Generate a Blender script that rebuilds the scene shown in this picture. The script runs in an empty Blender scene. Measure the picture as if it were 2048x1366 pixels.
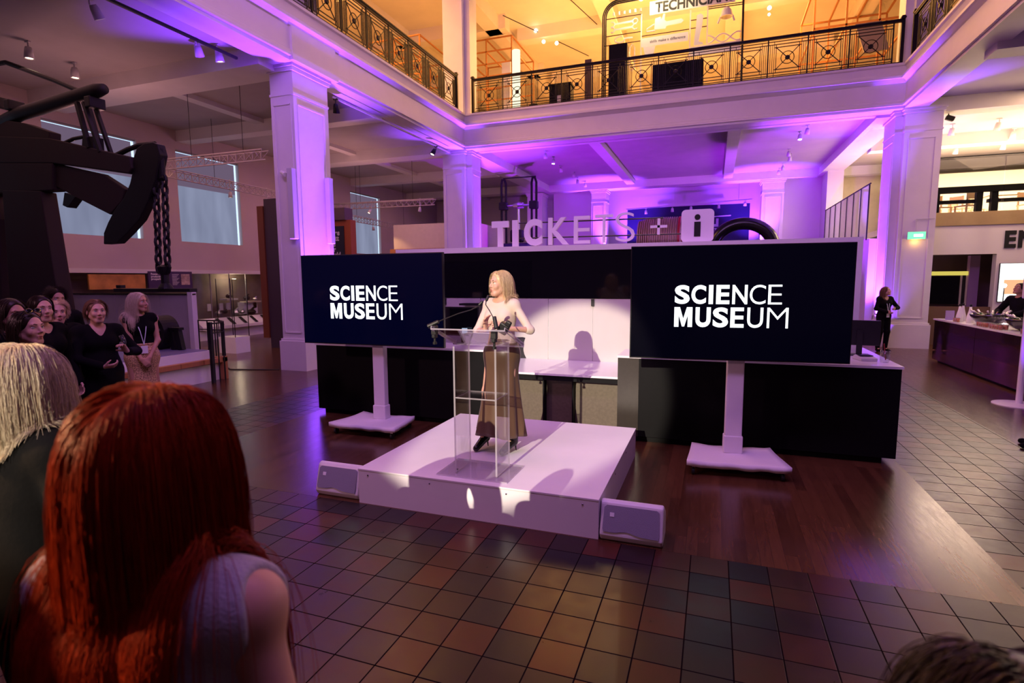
import bpy, bmesh, math, random
import numpy as np
from mathutils import Vector, Matrix

# ------------------------------------------------------------------ camera
scene = bpy.context.scene
C = scene.collection
F_PX = 1106.19
cam_d = bpy.data.cameras.new('camera'); cam = bpy.data.objects.new('camera', cam_d); C.objects.link(cam)
cam_d.sensor_width = 36.0; cam_d.lens = F_PX / 2048 * 36.0; cam_d.clip_start = 0.05; cam_d.clip_end = 200
_p, _r, _y = (math.radians(v) for v in (6.4584, 0.36989, -19.9924))
_fw = Vector((math.sin(_y) * math.cos(_p), math.cos(_y) * math.cos(_p), -math.sin(_p)))
_rt = Vector((math.cos(_y), -math.sin(_y), 0)); _dn = _fw.cross(_rt)
_r2 = math.cos(_r) * _rt + math.sin(_r) * _dn; _d2 = -math.sin(_r) * _rt + math.cos(_r) * _dn
_m = Matrix((_r2, -_d2, -_fw)).transposed().to_4x4(); _m.translation = Vector((0, 0, 2.0))
cam.matrix_world = _m
cam_d.dof.use_dof = True; cam_d.dof.focus_distance = 5.6; cam_d.dof.aperture_fstop = 3.2
scene.camera = cam

# ------------------------------------------------------------------ view, world
scene.view_settings.view_transform = 'Standard'; scene.view_settings.look = 'None'
scene.view_settings.gamma = 1.0; scene.view_settings.use_curve_mapping = False
scene.view_settings.exposure = 0.0
cy = scene.cycles
cy.use_denoising = True
cy.max_bounces = 8; cy.diffuse_bounces = 3; cy.glossy_bounces = 3; cy.transmission_bounces = 7
cy.transparent_max_bounces = 10; cy.caustics_reflective = False; cy.caustics_refractive = False
cy.sample_clamp_indirect = 4.0
w = bpy.data.worlds.new('world'); scene.world = w; w.use_nodes = True
w.node_tree.nodes['Background'].inputs[0].default_value = (0.42, 0.20, 0.36, 1)
w.node_tree.nodes['Background'].inputs[1].default_value = 0.085

# ------------------------------------------------------------------ large lights
PURPLE = (0.21, 0.04, 1.0); MAGENTA = (0.31, 0.015, 0.80); WARM = (1.0, 0.72, 0.42)
def aim(o, target):
    d = Vector(target) - o.location
    o.rotation_euler = d.to_track_quat('-Z', 'Y').to_euler()
def spot(name, loc, target, power, color, angle, blend=0.5, radius=0.08):
    l = bpy.data.lights.new(name, 'SPOT'); l.energy = power; l.color = color
    l.spot_size = math.radians(angle); l.spot_blend = blend; l.shadow_soft_size = radius
    o = bpy.data.objects.new(name, l); C.objects.link(o); o.location = loc; aim(o, target); return o
def area(name, loc, target, power, color, sx, sy):
    l = bpy.data.lights.new(name, 'AREA'); l.energy = power; l.color = color; l.shape = 'RECTANGLE'
    l.size = sx; l.size_y = sy
    o = bpy.data.objects.new(name, l); C.objects.link(o); o.location = loc; aim(o, target); return o
def point(name, loc, power, color, radius=0.1):
    l = bpy.data.lights.new(name, 'POINT'); l.energy = power; l.color = color; l.shadow_soft_size = radius
    o = bpy.data.objects.new(name, l); C.objects.link(o); o.location = loc; return o
# follow spot from the balcony opposite the stage
spot('stage_follow_spot', (-3.4, -34.0, 13.0), (-1.86, 5.4, 1.0), 100000, (1.0, 0.85, 0.66), 3.75, 0.16, 0.09)
# atrium light from above (pinkish event wash)
area('atrium_wash', (-1.5, 3.0, 13.5), (-2, 7, 0), 350, (0.62, 0.25, 0.95), 9, 9)
area('beam_wash', (-2.0, 1.0, 9.5), (-2.2, 18.2, 6.2), 520, (0.66, 0.30, 0.92), 6, 2)  # both beam washes are added fill for the beam faces, without fixtures
area('beam_wash', (2.5, 4.0, 8.5), (-8.4, 10.0, 6.4), 170, (0.66, 0.30, 0.92), 4, 2)
# uplights at the foot of the piers
def uplight(x, y, tx, ty, power, color=PURPLE, z=0.12, tz=7.0, ang=62):
    spot('pier_uplight', (x, y, z), (tx, ty, tz), power, color, ang, 0.9, 0.06)
uplight(-8.00, 10.15, -8.42, 10.2, 7800)
uplight(-7.95, 18.55, -8.22, 18.6, 8800)
uplight(-8.1, 17.9, -8.3, 18.0, 500)
uplight(4.25, 18.75, 4.55, 18.9, 8800)
uplight(4.5, 18.0, 4.66, 18.15, 350)
uplight(-4.75, 27.6, -5.3, 27.9, 6500, z=2.7); uplight(1.5, 27.6, 2.0, 27.9, 6500, z=2.7)
uplight(-4.2, 29.6, -4.2, 30.9, 5000, z=2.5); uplight(1.7, 29.6, 1.5, 30.9, 5000, z=2.5)
spot('cove_uplight', (-7.66, 17.4, 0.3), (-8.36, 18.2, 7.35), 5500, PURPLE, 15, 0.9, 0.06)
spot('cove_uplight', (4.0, 17.4, 0.3), (4.70, 18.2, 7.35), 5500, PURPLE, 15, 0.9, 0.06)
spot('cove_uplight', (-7.6, 9.9, 0.3), (-8.36, 10.5, 7.25), 4500, PURPLE, 20, 0.9, 0.06)
# magenta wash on the ceiling of the bay behind the desk
for x_ in (-5.6, -1.9, 1.9): spot('bay_uplight', (x_, 20.4, 0.25), (x_, 22.6, 6.6), 2900, MAGENTA, 125, 0.8, 0.15)
# warm upper gallery
area('gallery_light', (-2, 26, 12.3), (-2, 26, 7), 3000, (1.0, 0.46, 0.13), 11, 8)
area('gallery_light', (-12.3, 12, 12.3), (-12.3, 12, 7), 1900, (1.0, 0.46, 0.13), 5, 14)
area('gallery_light', (-2, 21, 7.9), (-2, 28, 12.5), 900, (1.0, 0.46, 0.12), 10, 1.5)
# warm cafe behind the right pier
area('cafe_light', (10, 23, 6.2), (10, 23, 3.8), 1500, (1.0, 0.72, 0.54), 8, 5)
area('cafe_light', (9, 17, 6.2), (8, 18, 0), 220, (1.0, 0.62, 0.40), 5, 4)
# left aisle, dim
area('aisle_light', (-12.4, 11, 6.2), (-12.4, 11, 0), 130, (1.0, 0.45, 0.45), 5, 12)
area('aisle_light', (-12.4, 23, 6.2), (-12.4, 23, 0), 80, (1.0, 0.45, 0.45), 5, 8)

area('cafe_ceiling_wash', (9, 22.5, 3.9), (9, 22.5, 6.5), 420, (1.0, 0.72, 0.58), 6, 4)
spot('aisle_spot', (-14.2, 10.6, 6.3), (-13.4, 11.4, 0), 800, (1.0, 0.58, 0.24), 42, 0.8, 0.1)
point('case_fill', (-16.45, 15.6, 2.05), 16, (1.0, 0.75, 0.5), 0.08)  # added point light to brighten the showcase contents
for x_ in (6.15, 6.95, 7.75): spot('cafe_spot', (x_, 18.0, 6.3), (x_ + .1, 19.28, 3.5), 90, (1.0, 0.78, 0.5), 26, 0.5, 0.03)
spot('bar_fill', (3.4, 13.0, 6.3), (5.1, 13.2, 0.8), 500, (1.0, 0.72, 0.5), 40, 0.8, 0.1)  # added fill brightening the bar front, no lamp stands for it
point('aisle_fill', (-12.6, 8.6, 4.6), 70, (1.0, 0.45, 0.45), 0.5)  # both aisle points are added soft fill, no fixture hangs here
point('aisle_fill', (-12.4, 17.0, 4.6), 90, (1.0, 0.45, 0.45), 0.5)
spot('audience_light', (-9.5, -4.0, 5.5), (-5.0, 3.2, 1.6), 900, (1.0, 0.45, 0.60), 40, 0.8, 0.3)
spot('warm_side_light', (-5.2, -1.2, 3.6), (-1.5, 0.9, 1.65), 1500, (1.0, 0.58, 0.28), 30, 0.8, 0.15)
# ------------------------------------------------------------------ helpers
def empty(name, loc=(0, 0, 0), rz=0.0):
    o = bpy.data.objects.new(name, None); C.objects.link(o); o.location = loc; o.rotation_euler = (0, 0, rz)
    o.empty_display_size = 0.1; return o
def tag(o, label=None, cat=None, group=None, kind=None):
    if label: o['label'] = label
    if cat: o['category'] = cat
    if group: o['group'] = group
    if kind: o['kind'] = kind
    return o
def thing(name, label, cat, loc=(0, 0, 0), rz=0.0, group=None):
    return tag(empty(name, loc, rz), label, cat, group)
def copy_tree(o, loc=None, rz=None, label=None, parent=None):
    c = o.copy(); C.objects.link(c)
    if parent is not None: c.parent = parent
    if loc is not None: c.location = loc
    if rz is not None: c.rotation_euler = (0, 0, rz)
    if label: c['label'] = label
    for ch in list(o.children): copy_tree(ch, parent=c)
    return c

class MB:
    def __init__(s): s.v = []; s.f = []
    def add(s, vs, fs):
        n = len(s.v); s.v += [tuple(v) for v in vs]; s.f += [tuple(i + n for i in f) for f in fs]; return s
    def box(s, x0, x1, y0, y1, z0, z1):
        vs = [(x, y, z) for z in (z0, z1) for y in (y0, y1) for x in (x0, x1)]
        return s.add(vs, [(0, 2, 3, 1), (4, 5, 7, 6), (0, 1, 5, 4), (2, 6, 7, 3), (0, 4, 6, 2), (1, 3, 7, 5)])
    def cbox(s, c, sz, mat=None):
        x, y, z = [k / 2 for k in sz]
        vs = [Vector((a * x, b * y, d * z)) for d in (-1, 1) for b in (-1, 1) for a in (-1, 1)]
        if mat is not None: vs = [mat @ v for v in vs]
        vs = [v + Vector(c) for v in vs]
        return s.add(vs, [(0, 2, 3, 1), (4, 5, 7, 6), (0, 1, 5, 4), (2, 6, 7, 3), (0, 4, 6, 2), (1, 3, 7, 5)])
    def tube(s, pts, r, n=8, cap=True):
        pts = [Vector(p) for p in pts]; rs = r if isinstance(r, (list, tuple)) else [r] * len(pts)
        up = None; rings = []
        for i, p in enumerate(pts):
            d = (pts[min(i + 1, len(pts) - 1)] - pts[max(i - 1, 0)])
            if d.length < 1e-9: d = Vector((0, 0, 1))
            d.normalize()
            if up is None: up = d.orthogonal().normalized()
            up = (up - d * up.dot(d))
            up = up.normalized() if up.length > 1e-6 else d.orthogonal().normalized()
            v = d.cross(up)
            rings.append([p + rs[i] * (math.cos(2 * math.pi * k / n) * up + math.sin(2 * math.pi * k / n) * v) for k in range(n)])
        vs = [q for R_ in rings for q in R_]; fs = []
        for i in range(len(pts) - 1):
            for k in range(n):
                a = i * n + k; b = i * n + (k + 1) % n; fs.append((a, b, b + n, a + n))
        if cap: fs += [tuple(reversed(range(n))), tuple(range((len(pts) - 1) * n, len(pts) * n))]
        return s.add(vs, fs)
    def bar(s, a, b, wd, h=None):   # square bar
        h = h or wd; a = Vector(a); b = Vector(b); d = (b - a).normalized()
        u = Vector((0, 0, 1)).cross(d)
        u = u.normalized() if u.length > 1e-4 else Vector((1, 0, 0))
        v = d.cross(u); vs = []
        for p in (a, b):
            for i, j in ((-1, -1), (1, -1), (1, 1), (-1, 1)): vs.append(p + u * i * wd / 2 + v * j * h / 2)
        return s.add(vs, [(3, 2, 1, 0), (4, 5, 6, 7), (0, 1, 5, 4), (1, 2, 6, 5), (2, 3, 7, 6), (3, 0, 4, 7)])
    def lathe(s, prof, c=(0, 0, 0), n=24, mat=None, closed=False):
        vs = []; fs = []; m = len(prof)
        for k in range(n):
            a = 2 * math.pi * k / n
            for r, z in prof:
                v = Vector((r * math.cos(a), r * math.sin(a), z))
                if mat is not None: v = mat @ v
                vs.append(v + Vector(c))
        for k in range(n):
            for i in range(m - 1):
                a = k * m + i; b = ((k + 1) % n) * m + i; fs.append((a, b, b + 1, a + 1))
        return s.add(vs, fs)
    def ball(s, c, r, n=12, mat=None):
        if not isinstance(r, (list, tuple)): r = (r, r, r)
        vs = []; fs = []; m = max(n // 2, 4)
        for i in range(m + 1):
            t = math.pi * i / m
            for k in range(n):
                a = 2 * math.pi * k / n
                v = Vector((r[0] * math.sin(t) * math.cos(a), r[1] * math.sin(t) * math.sin(a), r[2] * math.cos(t)))
                if mat is not None: v = mat @ v
                vs.append(v + Vector(c))
        for i in range(m):
            for k in range(n):
                a = i * n + k; b = i * n + (k + 1) % n; fs.append((a, a + n, b + n, b))
        return s.add(vs, fs)
    def prism(s, poly, o, u, v, th):   # polygon in plane (u,v) from o, extruded along u x v * th
        o = Vector(o); u = Vector(u); v = Vector(v); nrm = u.cross(v).normalized() * th; n = len(poly)
        vs = [o + u * a + v * b for a, b in poly] + [o + u * a + v * b + nrm for a, b in poly]
        return s.add(vs, [tuple(reversed(range(n))), tuple(range(n, 2 * n))] + [(i, (i + 1) % n, (i + 1) % n + n, i + n) for i in range(n)])
    def sweep(s, prof, path, inward):  # prof (offset, z) swept along an xy path with mitres; inward: +1/-1 side
        P = [Vector((p[0], p[1])) for p in path]; n = len(P); rows = []
        for i in range(n):
            def nr(a, b):
                d = (b - a).normalized(); return Vector((-d.y, d.x)) * inward
            if i == 0: m = nr(P[0], P[1])
            elif i == n - 1: m = nr(P[-2], P[-1])
            else:
                a = nr(P[i - 1], P[i]); b = nr(P[i], P[i + 1]); m = (a + b); m = m / (m.dot(a))
            rows.append([(P[i].x + m.x * o, P[i].y + m.y * o, z) for o, z in prof])
        k = len(prof); vs = [q for r_ in rows for q in r_]
        fs = [(i * k + j, (i + 1) * k + j, (i + 1) * k + (j + 1) % k, i * k + (j + 1) % k) for i in range(n - 1) for j in range(k)]
        fs += [tuple(range(k)), tuple(reversed(range((n - 1) * k, n * k)))]
        return s.add(vs, fs)
    def build(s, name, mat, parent=None, smooth=False, bevel=0.0, loc=None):
        me = bpy.data.meshes.new(name); me.from_pydata(s.v, [], s.f); me.validate()
        b = bmesh.new(); b.from_mesh(me); bmesh.ops.recalc_face_normals(b, faces=b.faces); b.to_mesh(me); b.free()
        for m in (mat if isinstance(mat, (list, tuple)) else [mat]): me.materials.append(m)
        if smooth: me.polygons.foreach_set('use_smooth', [True] * len(me.polygons))
        o = bpy.data.objects.new(name, me); C.objects.link(o)
        if parent is not None: o.parent = parent
        if loc is not None: o.location = loc
        if bevel:
            md = o.modifiers.new('bevel', 'BEVEL'); md.width = bevel; md.segments = 2; md.limit_method = 'ANGLE'
        return o
def structure(o): return tag(o, kind='structure')

def text_mesh(name, txt, size, mat, parent=None, loc=(0, 0, 0), rot=(0, 0, 0), offset=0.0, xs=1.0, depth=0.0, align='LEFT', spacing=1.0):
    cu = bpy.data.curves.new(name, 'FONT'); cu.body = txt; cu.size = size; cu.offset = offset; cu.extrude = depth
    cu.align_x = align; cu.space_character = spacing; cu.resolution_u = 4
    t = bpy.data.objects.new(name, cu); C.objects.link(t)
    dg = bpy.context.evaluated_depsgraph_get(); dg.update()
    me = bpy.data.meshes.new_from_object(t.evaluated_get(dg)); bpy.data.objects.remove(t)
    me.name = name; me.materials.clear(); me.materials.append(mat)
    o = bpy.data.objects.new(name, me); C.objects.link(o); o.location = loc; o.rotation_euler = rot; o.scale = (xs, 1, 1)
    if parent is not None: o.parent = parent
    return o
def letters(name, words, x0, z, height, mat, parent, y, depth=0.004):
    """variable weight line of letters: words = [(char, x, width, weight)], facing -Y; one mesh"""
    vs = []; fs = []
    for ch, x, wd, off in words:
        cu = bpy.data.curves.new('glyph', 'FONT'); cu.body = ch; cu.size = 1.0; cu.offset = off; cu.resolution_u = 5; cu.extrude = 0
        t = bpy.data.objects.new('glyph', cu); C.objects.link(t)
        dg = bpy.context.evaluated_depsgraph_get(); dg.update()
        me = bpy.data.meshes.new_from_object(t.evaluated_get(dg)); bpy.data.objects.remove(t)
        if ch == 'M' and off > 0.02:
            k_ = .27; me = bpy.data.meshes.new('glyph'); P_ = [(0, 0), (0, 1), (.31, 1), (.5, .42), (.69, 1), (1, 1), (1, 0), (1 - k_ + .02, 0), (1 - k_ + .02, .60), (.565, 0.02), (.435, .02), (k_ - .02, .60), (k_ - .02, 0)]
            me.from_pydata([(a, b, 0) for a, b in P_], [], [(0, 1, 2, 11, 12), (2, 3, 10, 11), (3, 9, 10), (3, 4, 8, 9), (4, 5, 6, 7, 8)])
        co = np.array([v.co[:] for v in me.vertices]); lo = co.min(0); hi = co.max(0)
        if ch == 'I': sx = wd / (hi[0] - lo[0])
        else: sx = wd / max(hi[0] - lo[0], 1e-6)
        sz = height / (hi[1] - lo[1])
        n = len(vs)
        for c_ in co: vs.append((x0 + x + (c_[0] - lo[0]) * sx, y, z + (c_[1] - lo[1]) * sz))
        m_ = len(co)
        for c_ in co: vs.append((x0 + x + (c_[0] - lo[0]) * sx, y + depth, z + (c_[1] - lo[1]) * sz))
        ed = {}
        for p in me.polygons:
            ids = list(p.vertices); fs.append(tuple(i + n for i in ids)); fs.append(tuple(i + n + m_ for i in reversed(ids)))
            for a, b in zip(ids, ids[1:] + ids[:1]):
                k = (min(a, b), max(a, b)); ed.setdefault(k, []).append((a, b))
        for k, l in ed.items():
            if len(l) == 1:
                a, b = l[0]; fs.append((b + n, a + n, a + n + m_, b + n + m_))
        bpy.data.meshes.remove(me)
    mb = MB(); mb.v = vs; mb.f = fs
    return mb.build(name, mat, parent)

# ------------------------------------------------------------------ materials
def mat(name, col, rough=0.5, metal=0.0, var=0.0, vscale=6.0, bump=0.0, bscale=40.0, spec=0.5, coat=0.0, sheen=0.0, emit=None, estr=0.0, trans=0.0, ior=1.45, rvar=0.0):
    m = bpy.data.materials.new(name); m.use_nodes = True; nt = m.node_tree; b = nt.nodes['Principled BSDF']
    b.inputs['Base Color'].default_value = (*col, 1); b.inputs['Roughness'].default_value = rough
    b.inputs['Metallic'].default_value = metal; b.inputs['Specular IOR Level'].default_value = spec
    b.inputs['Coat Weight'].default_value = coat; b.inputs['Sheen Weight'].default_value = sheen
    b.inputs['Transmission Weight'].default_value = trans; b.inputs['IOR'].default_value = ior
    tc = nt.nodes.new('ShaderNodeTexCoord')
    if emit: b.inputs['Emission Color'].default_value = (*emit, 1); b.inputs['Emission Strength'].default_value = estr
    if var or rvar:
        n = nt.nodes.new('ShaderNodeTexNoise'); n.inputs['Scale'].default_value = vscale; n.inputs['Detail'].default_value = 4
        nt.links.new(tc.outputs['Object'], n.inputs['Vector'])
        r = nt.nodes.new('ShaderNodeValToRGB'); nt.links.new(n.outputs['Fac'], r.inputs['Fac'])
        r.color_ramp.elements[0].position = 0.3; r.color_ramp.elements[1].position = 0.7
        r.color_ramp.elements[0].color = (*[c * (1 - var) for c in col], 1); r.color_ramp.elements[1].color = (*[min(c * (1 + var), 1) for c in col], 1)
        nt.links.new(r.outputs['Color'], b.inputs['Base Color'])
        if rvar:
            mr = nt.nodes.new('ShaderNodeMapRange'); mr.inputs['To Min'].default_value = rough - rvar; mr.inputs['To Max'].default_value = rough + rvar
            nt.links.new(n.outputs['Fac'], mr.inputs['Value']); nt.links.new(mr.outputs['Result'], b.inputs['Roughness'])
    if bump:
        n2 = nt.nodes.new('ShaderNodeTexNoise'); n2.inputs['Scale'].default_value = bscale; n2.inputs['Detail'].default_value = 3
        nt.links.new(tc.outputs['Object'], n2.inputs['Vector'])
        bp = nt.nodes.new('ShaderNodeBump'); bp.inputs['Strength'].default_value = bump; bp.inputs['Distance'].default_value = 0.01
        nt.links.new(n2.outputs['Fac'], bp.inputs['Height']); nt.links.new(bp.outputs['Normal'], b.inputs['Normal'])
    return m
def emis(name, col, s):
    m = bpy.data.materials.new(name); m.use_nodes = True; nt = m.node_tree
    nt.nodes.remove(nt.nodes['Principled BSDF']); e = nt.nodes.new('ShaderNodeEmission')
    e.inputs[0].default_value = (*col, 1); e.inputs[1].default_value = s
    nt.links.new(e.outputs[0], nt.nodes['Material Output'].inputs[0]); return m

PLASTER = mat('painted_plaster', (0.80, 0.76, 0.74), 0.45, var=0.03, vscale=2, bump=0.05, bscale=60)
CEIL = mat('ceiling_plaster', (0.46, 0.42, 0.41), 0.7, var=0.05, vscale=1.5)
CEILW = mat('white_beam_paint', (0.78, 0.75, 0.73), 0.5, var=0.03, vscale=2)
WHITEP = mat('white_paint', (0.82, 0.80, 0.80), 0.35, var=0.02)
BLACK = mat('black_satin_panel', (0.005, 0.005, 0.006), 0.55, var=0.1, vscale=20, spec=0.15)
BLACKG = mat('black_gloss_glass', (0.004, 0.004, 0.006), 0.06, var=0.1)
BLACKP = mat('black_plastic', (0.012, 0.012, 0.013), 0.45, bump=0.1, bscale=200)
METALD = mat('dark_bronze_metal', (0.012, 0.008, 0.006), 0.5, metal=0.0, spec=0.25, var=0.2, vscale=12)
STEEL = mat('brushed_steel', (0.55, 0.55, 0.57), 0.3, metal=1.0)
CHROME = mat('chrome', (0.8, 0.8, 0.82), 0.12, metal=1.0)
TRUSSM = mat('painted_truss_metal', (0.42, 0.36, 0.36), 0.5, metal=0.3)
CLOTHW = mat('white_stretch_cloth', (0.80, 0.76, 0.80), 0.85, bump=0.15, bscale=30, sheen=0.2)
GREYP = mat('light_grey_plastic', (0.62, 0.60, 0.62), 0.5)
GLASSM = bpy.data.materials.new('clear_glass'); GLASSM.use_nodes = True
def _glass(m, tint, refl=0.08, rough=0.0):
    nt = m.node_tree; nt.nodes.remove(nt.nodes['Principled BSDF'])
    t = nt.nodes.new('ShaderNodeBsdfTransparent'); t.inputs[0].default_value = (*tint, 1)
    g = nt.nodes.new('ShaderNodeBsdfGlossy'); g.inputs['Roughness'].default_value = rough
    lw = nt.nodes.new('ShaderNodeLayerWeight')
    pw = nt.nodes.new('ShaderNodeMath'); pw.operation = 'POWER'; nt.links.new(lw.outputs['Facing'], pw.inputs[0]); pw.inputs[1].default_value = 4.0
    fr = nt.nodes.new('ShaderNodeMath'); fr.operation = 'MULTIPLY_ADD'; nt.links.new(pw.outputs[0], fr.inputs[0]); fr.inputs[1].default_value = 0.8; fr.inputs[2].default_value = refl * 0.5
    mx = nt.nodes.new('ShaderNodeMixShader'); nt.links.new(fr.outputs[0], mx.inputs[0])
    nt.links.new(t.outputs[0], mx.inputs[1]); nt.links.new(g.outputs[0], mx.inputs[2])
    nt.links.new(mx.outputs[0], nt.nodes['Material Output'].inputs[0])
_glass(GLASSM, (0.93, 0.95, 0.95))
ACRYL = bpy.data.materials.new('clear_acrylic'); ACRYL.use_nodes = True; _glass(ACRYL, (0.95, 0.94, 0.96), rough=0.02)
EDGE = bpy.data.materials.new('bright_acrylic_edge'); EDGE.use_nodes = True  # pale material paints in the light that acrylic edges catch
def _edge(m):
    nt = m.node_tree; nt.nodes.remove(nt.nodes['Principled BSDF'])
    t = nt.nodes.new('ShaderNodeBsdfTransparent'); t.inputs[0].default_value = (0.9, 0.9, 0.93, 1)
    d = nt.nodes.new('ShaderNodeBsdfTranslucent'); d.inputs[0].default_value = (0.95, 0.93, 0.97, 1)
    d2 = nt.nodes.new('ShaderNodeBsdfPrincipled'); d2.inputs['Base Color'].default_value = (0.8, 0.78, 0.84, 1); d2.inputs['Roughness'].default_value = 0.15
    a = nt.nodes.new('ShaderNodeMixShader'); nt.links.new(d.outputs[0], a.inputs[1]); nt.links.new(d2.outputs[0], a.inputs[2]); a.inputs[0].default_value = 0.6
    mx = nt.nodes.new('ShaderNodeMixShader'); mx.inputs[0].default_value = 0.55; nt.links.new(t.outputs[0], mx.inputs[1]); nt.links.new(a.outputs[0], mx.inputs[2])
    nt.links.new(mx.outputs[0], nt.nodes['Material Output'].inputs[0])
_edge(EDGE)
def acrylic(mb, name, parent):
    o = mb.build(name, [ACRYL, EDGE], parent); ar = [p.area for p in o.data.polygons]; big = max(ar)
    for p in o.data.polygons:
        if p.area < big * 0.3: p.material_index = 1
    return o
# ------------------------------------------------------------------ floor
def N(nt, t, **kw):
    n = nt.nodes.new(t)
    for k, v in kw.items(): setattr(n, k, v)
    return n
def mathn(nt, op, a, b=None):
    n = N(nt, 'ShaderNodeMath', operation=op)
    for i, v in enumerate((a, b)):
        if v is None: continue
        if isinstance(v, (int, float)): n.inputs[i].default_value = v
        else: nt.links.new(v, n.inputs[i])
    return n.outputs[0]
def tile_mat():
    m = bpy.data.materials.new('quarry_tiles'); m.use_nodes = True; nt = m.node_tree; b = nt.nodes['Principled BSDF']; L = nt.links.new
    tc = N(nt, 'ShaderNodeTexCoord'); sp = N(nt, 'ShaderNodeSeparateXYZ'); L(tc.outputs['Object'], sp.inputs[0])
    u = mathn(nt, 'DIVIDE', mathn(nt, 'ADD', sp.outputs[0], 1.851 + 0.2512 * 100), 0.2512)
    v = mathn(nt, 'DIVIDE', mathn(nt, 'ADD', sp.outputs[1], -2.269 + 0.2512 * 100), 0.2512)
    cmb = N(nt, 'ShaderNodeCombineXYZ'); L(mathn(nt, 'FLOOR', u), cmb.inputs[0]); L(mathn(nt, 'FLOOR', v), cmb.inputs[1])
    wn = N(nt, 'ShaderNodeTexWhiteNoise', noise_dimensions='2D'); L(cmb.outputs[0], wn.inputs['Vector'])
    cr = N(nt, 'ShaderNodeValToRGB'); cr.color_ramp.interpolation = 'CONSTANT'; L(wn.outputs['Value'], cr.inputs['Fac'])
    cols = [(0, (0.017, 0.012, 0.016)), (0.2, (0.072, 0.020, 0.012)), (0.4, (0.043, 0.018, 0.014)), (0.58, (0.030, 0.014, 0.015)), (0.74, (0.060, 0.025, 0.014)), (0.88, (0.105, 0.025, 0.012))]
    e = cr.color_ramp.elements; e[0].position = 0; e[0].color = (*cols[0][1], 1); e[1].position = cols[1][0]; e[1].color = (*cols[1][1], 1)
    for p_, c_ in cols[2:]:
        k = e.new(p_); k.color = (*c_, 1)
    ns = N(nt, 'ShaderNodeTexNoise'); ns.inputs['Scale'].default_value = 9; ns.inputs['Detail'].default_value = 5; L(tc.outputs['Object'], ns.inputs['Vector'])
    mixn = N(nt, 'ShaderNodeMix', data_type='RGBA', blend_type='MULTIPLY'); mixn.inputs[0].default_value = 0.5
    L(cr.outputs[0], mixn.inputs[6]); L(ns.outputs['Color'], mixn.inputs[7])
    def edge(x):
        fr = mathn(nt, 'FRACT', x); return mathn(nt, 'MINIMUM', fr, mathn(nt, 'SUBTRACT', 1.0, fr))
    d = mathn(nt, 'MINIMUM', edge(u), edge(v))
    g = N(nt, 'ShaderNodeMapRange'); g.inputs['From Min'].default_value = 0.010; g.inputs['From Max'].default_value = 0.020; L(d, g.inputs['Value'])
    mg = N(nt, 'ShaderNodeMix', data_type='RGBA'); L(g.outputs[0], mg.inputs[0]); mg.inputs[6].default_value = (0.008, 0.005, 0.006, 1); L(mixn.outputs[2], mg.inputs[7])
    L(mg.outputs[2], b.inputs['Base Color'])
    r = N(nt, 'ShaderNodeMapRange'); r.inputs['To Min'].default_value = 0.22; r.inputs['To Max'].default_value = 0.42; L(ns.outputs['Fac'], r.inputs['Value']); L(mathn(nt, 'ADD', r.outputs[0], mathn(nt, 'MULTIPLY', mathn(nt, 'SUBTRACT', 1.0, g.outputs[0]), 0.6)), b.inputs['Roughness']); L(mathn(nt, 'MULTIPLY', g.outputs[0], 0.42), b.inputs['Specular IOR Level'])
    bp = N(nt, 'ShaderNodeBump'); bp.inputs['Strength'].default_value = 0.25; bp.inputs['Distance'].default_value = 0.004
    L(g.outputs[0], bp.inputs['Height']); L(bp.outputs[0], b.inputs['Normal'])
    return m
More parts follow.
